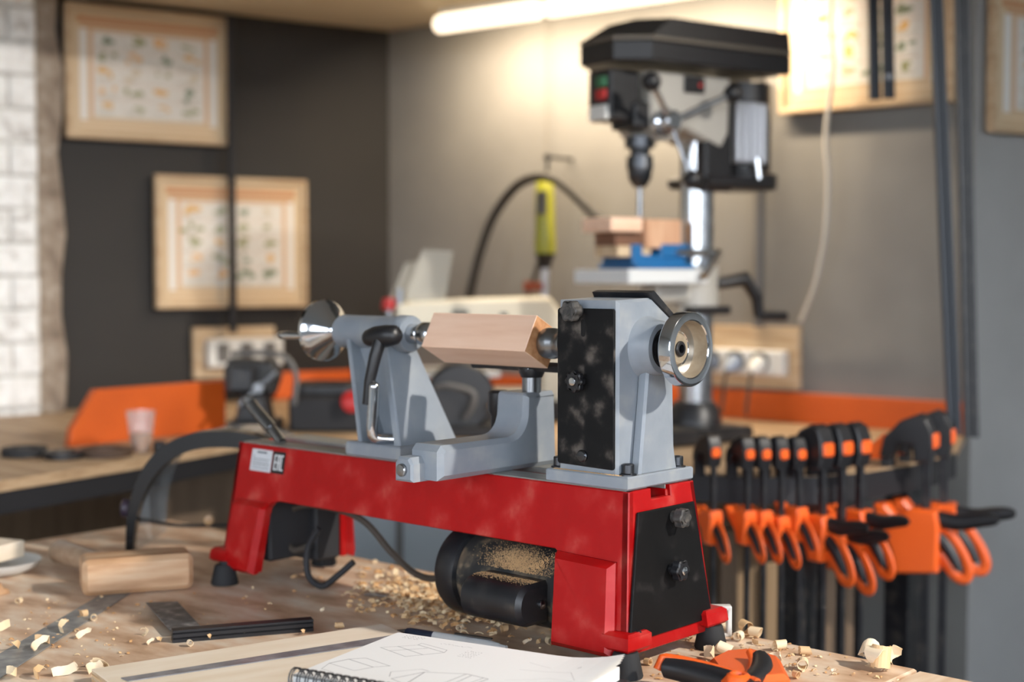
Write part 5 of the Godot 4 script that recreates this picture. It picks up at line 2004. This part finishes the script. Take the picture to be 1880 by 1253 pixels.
	b.lathe_on(Vector3(q.x, q.y + 0.01, 0), Vector3.DOWN, [Vector2(0, 0), Vector2(0.029, 0.0), Vector2(0.029, 0.020), Vector2(0.020, 0.022), Vector2(0.018, 0.034), Vector2(0.025, 0.036), Vector2(0.026, 0.060), Vector2(0.024, 0.062), Vector2(0.022, ql - 0.012), Vector2(0.012, ql + 0.004), Vector2(0, ql + 0.004)], 28)
	part("chuck", b, M.dark_steel, t)
	b = MB.new()
	var be: float = L.call(1175, 398).y
	b.rod(Vector3(q.x, be, 0), Vector3(q.x, q.y - ql + 0.005, 0), 0.0055, 10)
	part("drill_bit", b, M.steel, t)
	# feed handle: hub and three spokes
	var hb: Vector2 = L.call(1238, 222, 0.09)
	b = MB.new()
	b.lathe_on(Vector3(hb.x, hb.y, 0.055), Vector3(0, 0, 1), [Vector2(0, 0), Vector2(0.026, 0), Vector2(0.026, 0.012), Vector2(0.020, 0.016), Vector2(0.020, 0.034), Vector2(0.015, 0.038), Vector2(0, 0.038)], 28)
	var hub := part("feed_hub", b, M.chrome, t)
	for e in [[1345, 172], [1271, 330], [1196, 150]]:
		var tip: Vector2 = L.call(e[0], e[1], 0.12)
		var a3 := Vector3(hb.x, hb.y, 0.080)
		var e3 := Vector3(tip.x, tip.y, 0.12)
		b = MB.new()
		b.rod(a3, e3, 0.0058, 12)
		var sp := part("spoke", b, M.chrome, hub)
		b = MB.new()
		b.ball(e3, 0.018, 16)
		part("knob", b, M.black, hub)
	# motor behind the column
	var m0: Vector2 = L.call(1318, 150)
	var m1: Vector2 = L.call(1412, 352)
	b = MB.new()
	var mx := (m0.x + m1.x) / 2 + 0.006
	b.lathe_on(Vector3(mx, m1.y, -0.01), Vector3.UP, [Vector2(0, 0), Vector2(0.064, 0.0), Vector2(0.070, 0.006), Vector2(0.070, 0.030), Vector2(0.056, 0.036), Vector2(0.056, m0.y - m1.y), Vector2(0, m0.y - m1.y)], 36)
	var mb0: Vector2 = L.call(1302, 150, 0.06)
	var mb1: Vector2 = L.call(1350, 352, 0.06)
	b.box(Vector3(mb0.x, mb1.y, -0.02), Vector3(mb1.x, mb0.y, 0.052), 0.004)
	b.slab([Vector2(mb0.x, -0.06), Vector2(L.call(1404, 340, 0.06).x, -0.06), Vector2(L.call(1404, 340, 0.06).x, 0.062), Vector2(mb0.x, 0.062)], m1.y - 0.001, L.call(1350, 328).y, 0.006)
	var mo := part("motor", b, M.black, t)
	var r0: Vector2 = L.call(1352, 186, 0.05)
	var r1: Vector2 = L.call(1408, 302, 0.05)
	for k in 5:
		b = MB.new()
		var x0 := lerpf(r0.x, r1.x, k / 5.0)
		b.box(Vector3(x0, r1.y, 0.03), Vector3(x0 + (r1.x - r0.x) / 5.0 - 0.003, r0.y, 0.056 + 0.004 * sin(k * PI / 4)), 0.003)
		part("fin", b, M.alu, mo)
	b = MB.new()
	var lv: Vector2 = L.call(1388, 310, 0.06)
	b.rod(Vector3(lv.x, lv.y + 0.02, 0.062), Vector3(lv.x + 0.004, lv.y - 0.02, 0.064), 0.007, 12)
	part("lever", b, M.chrome, mo)
	# blue vise on the press table
	var va: Vector2 = L.call(1124, 494)
	var vb: Vector2 = L.call(1238, 494)
	var vy := ta.y + 0.0145
	var vt := thing("drill_vise", "blue drill vise clamped on the white press table", "vise", foot + bs * Vector3(va.x, vy, 0), bs)
	var vl := vb.x - va.x
	b = MB.new()
	b.box(Vector3(0.012, 0, -0.06), Vector3(vl, 0.010, 0.06), 0.002)
	b.box(Vector3(0.012, 0.008, -0.045), Vector3(vl - 0.01, 0.026, 0.045), 0.002)
	b.box(Vector3(0.012, 0.0, -0.048), Vector3(0.036, 0.046, 0.048), 0.003)
	part("body", b, M.blue, vt)
	b = MB.new()
	b.box(Vector3(vl * 0.52, 0.02, -0.048), Vector3(vl - 0.005, 0.048, 0.048), 0.003)
	part("jaw", b, M.blue, vt)
	b = MB.new()
	var w0: Vector2 = L.call(1250, 464, 0.05)
	var w1: Vector2 = L.call(1320, 464, 0.05)
	var w2: Vector2 = L.call(1292, 508, 0.10)
	var off := Vector3(va.x, vy, 0)
	b.rod(Vector3(vl - 0.01, 0.02, 0.0), Vector3(w0.x, w0.y, 0.05) - off, 0.007, 10)
	b.rod(Vector3(w0.x - 0.012, w0.y, 0.05) - off, Vector3(w1.x, w1.y, 0.05) - off, 0.0068, 10)
	b.rod(Vector3(w1.x, w1.y, 0.05) - off, Vector3(w2.x, w2.y, 0.10) - off, 0.0076, 10)
	part("handle", b, M.chrome_soft, vt)
	# workpieces in the vise: pale block, block coloured as shadowed and a wide block
	var place := func(x0: float, y0b: float, x1: float, y1b: float, z0: float, z1: float, m: Material, lab: String) -> void:
		var pa: Vector2 = L.call(x0, y1b, z1)
		var pb: Vector2 = L.call(x1, y0b, z1)
		var wt := thing("wood_block", lab, "wood block", foot + bs * Vector3((pa.x + pb.x) / 2, pa.y, (z0 + z1) / 2), bs)
		var kb := MB.new()
		var hx := (pb.x - pa.x) / 2
		kb.box(Vector3(-hx, 0, -(z1 - z0) / 2), Vector3(hx, pb.y - pa.y, (z1 - z0) / 2), 0.002)
		part("block", kb, m, wt)
	place.call(1134, 452, 1196, 472, -0.03, 0.04, M.frame, "pale wood strip gripped low in the blue vise")
	place.call(1130, 426, 1196, 451, -0.03, 0.035, M.shaded_wood, "wood strip coloured dark as in shadow under the pale block in the vise")
	place.call(1122, 400, 1181, 425, -0.04, 0.05, M.beech, "pale wood block topmost in the blue vise under the drill bit")
	place.call(1186, 404, 1252, 456, -0.04, 0.046, M.beech2, "reddish wood block on the blue vise jaw beside the column")


func clamp_at(px: float, py: float, kind: int, label: String, group: String, turn: float, body_px: float) -> void:
	# head grips the bench edge at (px, py); the body hangs below with its loop handle turned out
	var h := level(px, py)
	var dir := (-fwd * cos(turn) + side * sin(turn)).normalized()
	var bs := yaw_basis(dir)
	var t := thing("quick_clamp", label, "clamp", h, bs, group)
	var s: float = [0.74, 1.0, 1.15][kind]
	var w: float = [0.0120, 0.0165, 0.0230][kind]
	var up: float = [0.020, 0.020, 0.012][kind]
	var bar_l: float = [0.30, 0.36, 0.50][kind]
	var b := MB.new()
	b.xf = Transform3D(Basis.IDENTITY, Vector3(0, up, 0))
	b.prism([Vector2(0.016 * s, 0.0), Vector2(0.021 * s, 0.020 * s), Vector2(0.020 * s, 0.046 * s), Vector2(0.012 * s, 0.064 * s), Vector2(-0.002 * s, 0.070 * s), Vector2(-0.026 * s, 0.060 * s), Vector2(-0.050 * s, 0.034 * s), Vector2(-0.056 * s, 0.006), Vector2(-0.040 * s, 0.004), Vector2(-0.030 * s, 0.026 * s), Vector2(-0.008 * s, 0.024 * s), Vector2(-0.006 * s, 0.0)], -w, w, 0.003)
	var head := part("fixed_jaw", b, M.black, t)
	b = MB.new()
	b.xf = Transform3D(Basis.IDENTITY, Vector3(0, up, 0))
	b.box(Vector3(0.012 * s, 0.020 * s, -w * 0.72), Vector3(0.0245 * s, 0.042 * s, w * 0.72), 0.003)
	part("release_button", b, M.orange_pl, head)
	b = MB.new()
	b.box(Vector3(-0.056 * s, 0.0005, -w * 0.7), Vector3(-0.040 * s, up + 0.006, w * 0.7), 0.001)
	part("jaw_pad", b, M.black_soft, head)
	if kind == 2:
		b = MB.new()
		b.prism([Vector2(-0.052, 0.012), Vector2(-0.044, 0.058), Vector2(-0.060, 0.056), Vector2(-0.098, 0.022), Vector2(-0.100, 0.012)], -w * 0.7, w * 0.7, 0.003)
		part("jaw_cheek", b, M.orange_pl, head)
	b = MB.new()
	b.box(Vector3(0.0035, -bar_l, -0.0050 * s), Vector3(0.0035 + 0.012 * s, up + 0.02, 0.0050 * s), 0.0008)
	part("bar", b, M.black_metal, t)
	# sliding body
	var yb := (bs.inverse() * (on_plane(px, body_px, dir, h) - h)).y
	var lift := Vector2(0, yb)
	b = MB.new()
	if kind == 2:
		b.prism([Vector2(-0.012, 0.0), Vector2(0.030, 0.0), Vector2(0.036, -0.026), Vector2(0.034, -0.105), Vector2(-0.034, -0.112), Vector2(-0.044, -0.070), Vector2(-0.066, -0.026), Vector2(-0.074, 0.004), Vector2(-0.054, 0.004), Vector2(-0.036, -0.016)].map(func(v): return v + lift), -w, w, 0.004)
	else:
		b.prism([Vector2(-0.012, 0.0), Vector2(0.024, 0.0), Vector2(0.028, -0.016), Vector2(0.024, -0.040), Vector2(0.018, -0.074), Vector2(-0.008, -0.074), Vector2(-0.016, -0.046), Vector2(-0.044, -0.020), Vector2(-0.056, 0.002), Vector2(-0.042, 0.002), Vector2(-0.028, -0.012)].map(func(v): return v * s + lift), -w, w, 0.003)
	part("sliding_body", b, M.orange_pl, t)
	# handle loop: a thin orange strap round a black trigger
	var loop := []
	for p in [[0.022, -0.020], [0.042, -0.034], [0.062, -0.062], [0.071, -0.086], [0.066, -0.099], [0.052, -0.096], [0.040, -0.080], [0.028, -0.066], [0.016, -0.060]]:
		loop.append(Vector3(p[0] * s, yb + p[1] * s, 0))
	b = MB.new()
	b.tube(bend(loop, 4), 0.0030 * s, 8, true, 2.6)
	part("handle_loop", b, M.orange_pl, t)
	b = MB.new()
	b.tube(bend([Vector3(0.020, -0.036, 0), Vector3(0.036, -0.050, 0), Vector3(0.048, -0.066, 0), Vector3(0.058, -0.086, 0)].map(func(v): return v * s + Vector3(0, yb, 0)), 4), [0.009, 0.010, 0.0105, 0.0105, 0.0105, 0.010, 0.0098, 0.0095, 0.009, 0.0085, 0.0075, 0.006, 0.004].map(func(v): return v * s), 10)
	part("trigger", b, M.black, t)
	if kind > 0:
		b = MB.new()
		b.tube(bend([Vector3(0.018, -0.012, 0), Vector3(0.048, -0.016, 0), Vector3(0.080, -0.010, 0), Vector3(0.102, -0.008, 0)].map(func(v): return v * s * (1.0 if kind == 1 else 1.1) + Vector3(0, yb, 0)), 4), [0.009, 0.010, 0.0105, 0.0105, 0.0105, 0.010, 0.0098, 0.0095, 0.009, 0.0085, 0.0075, 0.006, 0.003].map(func(v): return v * s), 10, true, 1.2)
		part("release_lever", b, M.black, t)


func build_clamps() -> void:
	var row := "quick clamps hanging on the bench edge"
	var small := [[1305, 879, 0.42, 936], [1367, 883, 0.45, 936], [1397, 883, 0.45, 936], [1429, 883, 0.48, 946], [1461, 883, 0.5, 930]]
	var names := ["small orange and black quick clamp standing apart from the row, nearest the drill press", "first of the four small quick clamps standing close together", "second of the four close small quick clamps, away from the drill press", "third of the four close small quick clamps, its body hanging lowest", "last of the four close small quick clamps, next to a medium clamp"]
	for i in small.size():
		var c: Array = small[i]
		clamp_at(c[0], c[1], 0, names[i], row, c[2], c[3])
	var mid := [[1502, 883, 0.62, 944], [1537, 880, 0.66, 960], [1570, 877, 0.7, 934]]
	for i in 3:
		var c: Array = mid[i]
		clamp_at(c[0], c[1], 1, ["medium quick clamp with a long black trigger beside the small ones", "middle one of the three medium quick clamps, its loop hanging lowest", "medium quick clamp with a long black trigger on the large clamp side"][i], row, c[2], c[3])
	clamp_at(1690, 860, 2, "large quick clamp with a big orange body at the bench end", row, 1.05, 932)
	clamp_at(1722, 851, 2, "large quick clamp mostly hidden behind the one at the bench end", row, 1.15, 922)
	# long bar clamps hanging along the end of the grey wall
	var bars := [[1606, 1602, -40, 184, 14, 0.07, "short flat clamp bar of the hanging pair, on the drill press side"], [1632, 1628, -40, 182, 14, 0.07, "short flat clamp bar of the hanging pair, on the wall end side"], [1752, 1716, -40, 800, 15, 0.30, "long dark clamp bar leaning from the top beside the chart edge"], [1783, 1764, -40, 804, 17, 0.16, "long black clamp bar hanging at the outer wall corner"]]
	for i in bars.size():
		var c: Array = bars[i]
		var d := on_grey(c[0], 502, c[5])
		var dd: float = (d - eye).dot(fwd)
		var lo := on_grey(c[0], c[3], c[5])
		var hi := on_grey(c[1], c[2], c[5])
		var o := thing("long_clamp", c[6], "clamp", lo, yaw_basis(side), "twin short clamp bars on the chart" if i < 2 else "")
		var b := MB.new()
		var q := hi - lo
		var u := q.normalized()
		var xa: Vector3 = yaw_basis(side).inverse() * u
		var bx := Basis(xa.cross(Vector3(0, 0, 1)).normalized(), xa, Vector3(0, 0, 1))
		b.xf = Transform3D(bx, Vector3.ZERO)
		var wd: float = c[4] * 0.00082
		b.box(Vector3(-wd, 0, -0.006), Vector3(-wd * 0.25, q.length() + 0.5, 0.006), 0.001)
		b.box(Vector3(-wd * 0.4, 0.001, -0.006), Vector3(wd * 0.4, q.length() + 0.5, 0.001), 0.0005)
		b.box(Vector3(wd * 0.25, 0, -0.006), Vector3(wd, q.length() + 0.5, 0.006), 0.001)
		part("bar", b, M.bar_blue if i < 3 else M.black_metal, o)
		b = MB.new()
		b.xf = Transform3D(bx, Vector3(0, 0, 0))
		b.box(Vector3(-0.035, q.length() - 0.030, -0.02), Vector3(0.03, q.length() + 0.06, 0.02), 0.006)
		part("jaw", b, M.orange_pl, o)
		if i == 1:
			b = MB.new()
			b.xf = Transform3D(bx, Vector3.ZERO)
			b.lathe_on(Vector3(0, 0.045, 0.0), Vector3(0, 0, 1), [Vector2(0.006, 0), Vector2(0.006, 0.008), Vector2(0.003, 0.009), Vector2(0, 0.009)], 12)
			part("rivet", b, M.steel, o)


func build_machines() -> void:
	# --- scroll saw
	var f := level(870, 772)
	var bs := yaw_basis((side * 0.97 + fwd * 0.24).normalized())
	var L := func(px: float, py: float, z := 0.0) -> Vector2:
		var v := bs.inverse() * (on_plane(px, py, bs.z, f + bs.z * z) - f)
		return Vector2(v.x, v.y)
	var t := thing("scroll_saw", "cream scroll saw with a clear guard behind the lathe", "scroll saw", f, bs)
	var b := MB.new()
	b.prism([L.call(722, 560), L.call(722, 592), L.call(850, 612), L.call(985, 620), L.call(1020, 640), L.call(1022, 575), L.call(1000, 545), L.call(880, 548), L.call(760, 553)], -0.05, 0.05, 0.006)
	part("upper_arm", b, M.cream, t)
	b = MB.new()
	b.prism([L.call(985, 610), L.call(1022, 610), L.call(1022, 740), L.call(760, 740), L.call(760, 712), L.call(985, 712)], -0.05, 0.05, 0.006)
	part("frame", b, M.cream, t)
	b = MB.new()
	b.box(Vector3(L.call(740, 780).x, 0.0005, -0.10), Vector3(L.call(1030, 780).x, L.call(740, 738).y, 0.08), 0.006)
	part("base", b, M.black_soft, t)
	b = MB.new()
	b.slab([Vector2(L.call(700, 690).x, -0.10), Vector2(L.call(900, 690).x, -0.10), Vector2(L.call(900, 690).x, 0.10), Vector2(L.call(700, 690).x, 0.10)], L.call(800, 690).y, L.call(800, 678).y, 0.003)
	part("saw_table", b, M.white_table, t)
	for s in [[845, 575, 30, 8], [925, 582, 14, 16]]:
		b = MB.new()
		var c: Vector2 = L.call(s[0], s[1], 0.05)
		b.box(Vector3(c.x - s[2] * 0.0006, c.y - s[3] * 0.0006, 0.049), Vector3(c.x + s[2] * 0.0006, c.y + s[3] * 0.0006, 0.0525), 0.001)
		part("vent", b, M.black, t)
	b = MB.new()
	var g0: Vector2 = L.call(738, 552)
	var g1: Vector2 = L.call(812, 556)
	var g2: Vector2 = L.call(828, 462)
	var g3: Vector2 = L.call(772, 458)
	b.prism([g0, g1, g2, g3], 0.02, 0.024)
	b.prism([g0 + Vector2(-0.024, 0.0), g0 + Vector2(0.03, 0), g3 + Vector2(0.03, -0.02), g3 + Vector2(-0.030, -0.03)], -0.03, -0.026)
	part("guard", b, M.frosted, t)
	b = MB.new()
	var kn: Vector2 = L.call(712, 560)
	b.lathe_on(Vector3(kn.x, kn.y - 0.01, 0.02), Vector3.UP, [Vector2(0, 0), Vector2(0.016, 0), Vector2(0.018, 0.006), Vector2(0.014, 0.024), Vector2(0, 0.026)], 16)
	part("tension_knob", b, M.red_pl, t)
	b = MB.new()
	b.rod(Vector3(kn.x, kn.y - 0.05, 0.02), Vector3(kn.x, kn.y, 0.02), 0.008, 10)
	b.rod(Vector3(L.call(730, 545).x, L.call(730, 575).y, 0.03), Vector3(L.call(730, 545).x, L.call(730, 530).y, 0.03), 0.009, 12)
	part("blade_holder", b, M.steel, t)
	# --- hanging rotary tool with flexible shaft
	var top := on_grey(1004, 290, 0.10)
	t = thing("rotary_tool", "lime green rotary tool hanging from a hook with its black flexible shaft", "rotary tool", top)
	var H := func(px: float, py: float, off := 0.10) -> Vector3: return on_grey(px, py, off) - top
	b = MB.new()
	b.rod(H.call(1004, 335), H.call(1005, 292), 0.004, 8)
	b.ball(H.call(1005, 288), 0.010, 12)
	b.rod(H.call(1005, 288), H.call(1005, 288) - grey_n * 0.10, 0.004, 8)
	part("hook", b, M.black, t)
	b = MB.new()
	var a0: Vector3 = H.call(1000, 330)
	var a1: Vector3 = H.call(1001, 466)
	var hl := a0.distance_to(a1)
	b.lathe_on(a0, a1 - a0, [Vector2(0, 0), Vector2(0.016, 0), Vector2(0.021, 0.012), Vector2(0.0235, 0.05), Vector2(0.0235, hl * 0.6), Vector2(0.026, hl * 0.9), Vector2(0.024, hl), Vector2(0, hl)], 24, 40)
	var rt := part("body", b, M.lime, t)
	b = MB.new()
	var sc: Vector3 = H.call(995, 368, 0.128)
	b.box(sc - Vector3(0.012, 0.034, 0.008), sc + Vector3(0.012, 0.022, 0.008), 0.003)
	part("switch", b, M.grey_pl, rt)
	b = MB.new()
	b.lathe_on(a1, a1 - a0, [Vector2(0.026, 0), Vector2(0.020, 0.012), Vector2(0.014, 0.028), Vector2(0.012, 0.036), Vector2(0, 0.036)], 18)
	part("nose", b, M.black, t)
	b = MB.new()
	b.rod(H.call(1001, 490), H.call(1000, 560), 0.010, 12)
	part("sleeve", b, M.alu, t)
	b = MB.new()
	var hp := []
	for p in [[852, 600], [862, 545], [880, 470], [905, 400], [945, 345], [985, 325], [1020, 330], [1055, 358], [1090, 392], [1122, 416]]:
		hp.append(H.call(p[0], p[1], 0.14))
	b.tube(bend(hp, 5), 0.0118, 10)
	part("flexible_shaft", b, M.hose, t)
	b = MB.new()
	b.tube(bend([H.call(990, 480), H.call(975, 530), H.call(960, 580), H.call(945, 620)], 5), 0.006, 8)
	part("cord", b, M.cord, t)
	# orange clip on a cord
	b = MB.new()
	var oc := on_grey(982, 526, 0.12)
	b.xf = Transform3D(yaw_basis(-grey_dir), oc)
	b.box(Vector3(-0.010, -0.010, -0.008), Vector3(0.022, 0.010, 0.008), 0.004)
	b.box(Vector3(-0.032, -0.012, -0.008), Vector3(-0.010, 0.012, 0.008), 0.003)
	tag(part("cord_clip", b, mat(rgb8(150, 72, 46), 0.5)), "small orange clip on the rotary tool's cord", "clip")
	# --- black bench sander with red stop button
	f = level(602, 790)
	bs = yaw_basis(side)
	t = thing("bench_sander", "black bench sander with a red stop button in the dark corner", "sander", f, bs)
	b = MB.new()
	b.box(Vector3(-0.075, 0.001, -0.12), Vector3(0.105, 0.075, 0.05), 0.006)
	part("base", b, M.black_soft, t)
	b = MB.new()
	b.box(Vector3(-0.07, 0.0755, -0.10), Vector3(0.10, 0.098, 0.03), 0.004)
	part("bed", b, M.black_metal, t)
	b = MB.new()
	b.lathe_on(Vector3(0.058, 0.062, 0.05), Vector3(0, 0.2, 1), [Vector2(0, 0), Vector2(0.010, 0), Vector2(0.012, 0.012), Vector2(0.022, 0.014), Vector2(0.022, 0.024), Vector2(0.016, 0.028), Vector2(0, 0.029)], 20)
	part("stop_button", b, M.red_pl, t)
	# --- dark bench vise / clamp head left of it
	f = level(468, 797)
	t = thing("bench_vise", "dark metal bench vise at the bench corner", "vise", f, yaw_basis(side))
	b = MB.new()
	b.box(Vector3(-0.05, 0.001, -0.06), Vector3(0.05, 0.030, 0.05), 0.004)
	b.prism([Vector2(-0.036, 0.028), Vector2(0.036, 0.028), Vector2(0.024, 0.085), Vector2(-0.024, 0.085)], -0.04, 0.03, 0.004)
	part("base", b, M.black_metal, t)
	b = MB.new()
	b.prism([Vector2(-0.058, 0.082), Vector2(0.040, 0.082), Vector2(0.052, 0.118), Vector2(0.040, 0.150), Vector2(-0.048, 0.155), Vector2(-0.060, 0.132)], -0.045, 0.02, 0.006)
	part("fixed_jaw", b, M.dark_cast, t)
	b = MB.new()
	b.prism([Vector2(-0.045, 0.090), Vector2(0.006, 0.090), Vector2(0.010, 0.140), Vector2(-0.040, 0.145)], 0.024, 0.055, 0.005)
	part("sliding_jaw", b, M.black_metal, t)
	b = MB.new()
	b.rod(Vector3(0.020, 0.100, 0.02), Vector3(0.020, 0.100, 0.075), 0.010, 14)
	b.rod(Vector3(-0.020, 0.065, 0.068), Vector3(0.058, 0.132, 0.068), 0.0045, 10)
	part("screw_handle", b, M.steel, t)
	b = MB.new()
	b.tube(bend([Vector3(-0.05, 0.163, -0.02), Vector3(0.0, 0.166, -0.01), Vector3(0.06, 0.160, 0.0), Vector3(0.085, 0.120, 0.0), Vector3(0.080, 0.060, 0.0)], 5), 0.006, 8)
	part("lever", b, M.grey_pl, t)
	# --- round black disc sander under the wooden blank
	f = level(842, 800)
	t = thing("disc_sander", "round black disc sander on the bench behind the lathe", "sander", f, yaw_basis(side))
	b = MB.new()
	b.lathe_on(Vector3(0, 0.078, -0.03), Vector3(0.15, 0, 1), [Vector2(0, 0), Vector2(0.062, 0), Vector2(0.070, 0.006), Vector2(0.070, 0.030), Vector2(0.064, 0.036), Vector2(0, 0.036)], 36)
	part("disc_guard", b, M.black, t)
	b = MB.new()
	b.box(Vector3(-0.08, 0.001, -0.06), Vector3(0.09, 0.022, 0.05), 0.004)
	b.lathe_on(Vector3(0, 0.078, -0.12), Vector3(0, 0, 1), [Vector2(0, 0), Vector2(0.045, 0), Vector2(0.05, 0.01), Vector2(0.05, 0.10), Vector2(0, 0.10)], 28)
	b.box(Vector3(-0.03, 0.02, -0.11), Vector3(0.03, 0.06, -0.04), 0.003)
	part("motor_base", b, M.black_soft, t)
	b = MB.new()
	b.tube(bend([Vector3(-0.045, 0.098, 0.02), Vector3(-0.02, 0.104, 0.03), Vector3(0.03, 0.090, 0.035), Vector3(0.028, 0.060, 0.03), Vector3(0.012, 0.036, 0.02)], 5), 0.0055, 8)
	part("dust_hose", b, M.grey_pl, t)
	b = MB.new()
	b.lathe_on(Vector3(0.074, 0.062, 0.02), Vector3(0, 0, 1), [Vector2(0, 0), Vector2(0.011, 0), Vector2(0.012, 0.008), Vector2(0, 0.010)], 16)
	part("lock_knob", b, M.tan, t)
	# --- white tray behind the tail handwheel
	f = level(700, 742)
	t = thing("tray", "white plastic tray standing on the bench under the scroll saw", "tray", on_level(632, 672, BENCH + 0.05), yaw_basis(side))
	b = MB.new()
	b.slab([Vector2(-0.03, -0.05), Vector2(0.07, -0.05), Vector2(0.07, 0.03), Vector2(-0.03, 0.03)], 0.0, 0.014, 0.004)
	part("tray_body", b, M.white_pl, t)
	b = MB.new()
	b.box(Vector3(-0.025, -0.0495, -0.045), Vector3(0.065, -0.0005, 0.025), 0.003)
	part("stand", b, M.brown_dark, t)


func build_left_bench_things() -> void:
	# plastic cup
	var f := level(259, 830)
	var t := thing("plastic_cup", "clear plastic cup in front of the orange splash board", "cup", f)
	var b := MB.new()
	b.lathe([Vector2(0.0, 0.001), Vector2(0.0175, 0.001), Vector2(0.0270, 0.074), Vector2(0.0285, 0.076), Vector2(0.0260, 0.076), Vector2(0.0165, 0.002), Vector2(0.0, 0.002)], 28)
	part("cup", b, M.clear, t)
	b = MB.new()
	b.lathe([Vector2(0.0, 0.003), Vector2(0.0160, 0.003), Vector2(0.0205, 0.034), Vector2(0.0, 0.034)], 24)
	part("contents", b, mat(rgb8(176, 112, 52), 0.6), t)
	# dark discs, rolls and boxes lying on the left bench
	var items := [[118, 842, 0.036, 0.013, "dark sanding disc pack lying near the brick pier", M.black_metal], [195, 838, 0.046, 0.015, "brown tape roll lying flat in front of the orange board", M.brown_dark], [45, 838, 0.040, 0.016, "black tape roll lying at the brick pier's foot", M.black_soft], [293, 832, 0.012, 0.022, "small black cap beside the plastic cup", M.black]]
	for s in items:
		var o := thing("tape_roll", s[4], "roll", level(s[0], s[1]))
		b = MB.new()
		b.lathe([Vector2(s[2] * 0.55, 0.0005), Vector2(s[2] - 0.001, 0.0005), Vector2(s[2], 0.002), Vector2(s[2], s[3] - 0.001), Vector2(s[2] - 0.001, s[3]), Vector2(s[2] * 0.55, s[3]), Vector2(s[2] * 0.5, s[3] * 0.5), Vector2(s[2] * 0.55, 0.0005)], 28)
		part("winding", b, s[5], o)
		b = MB.new()
		b.lathe([Vector2(0, 0.0006), Vector2(s[2] * 0.5, 0.0006), Vector2(s[2] * 0.5, s[3] * 0.8), Vector2(0, s[3] * 0.8)], 24)
		part("core", b, M.grey_pl, o)
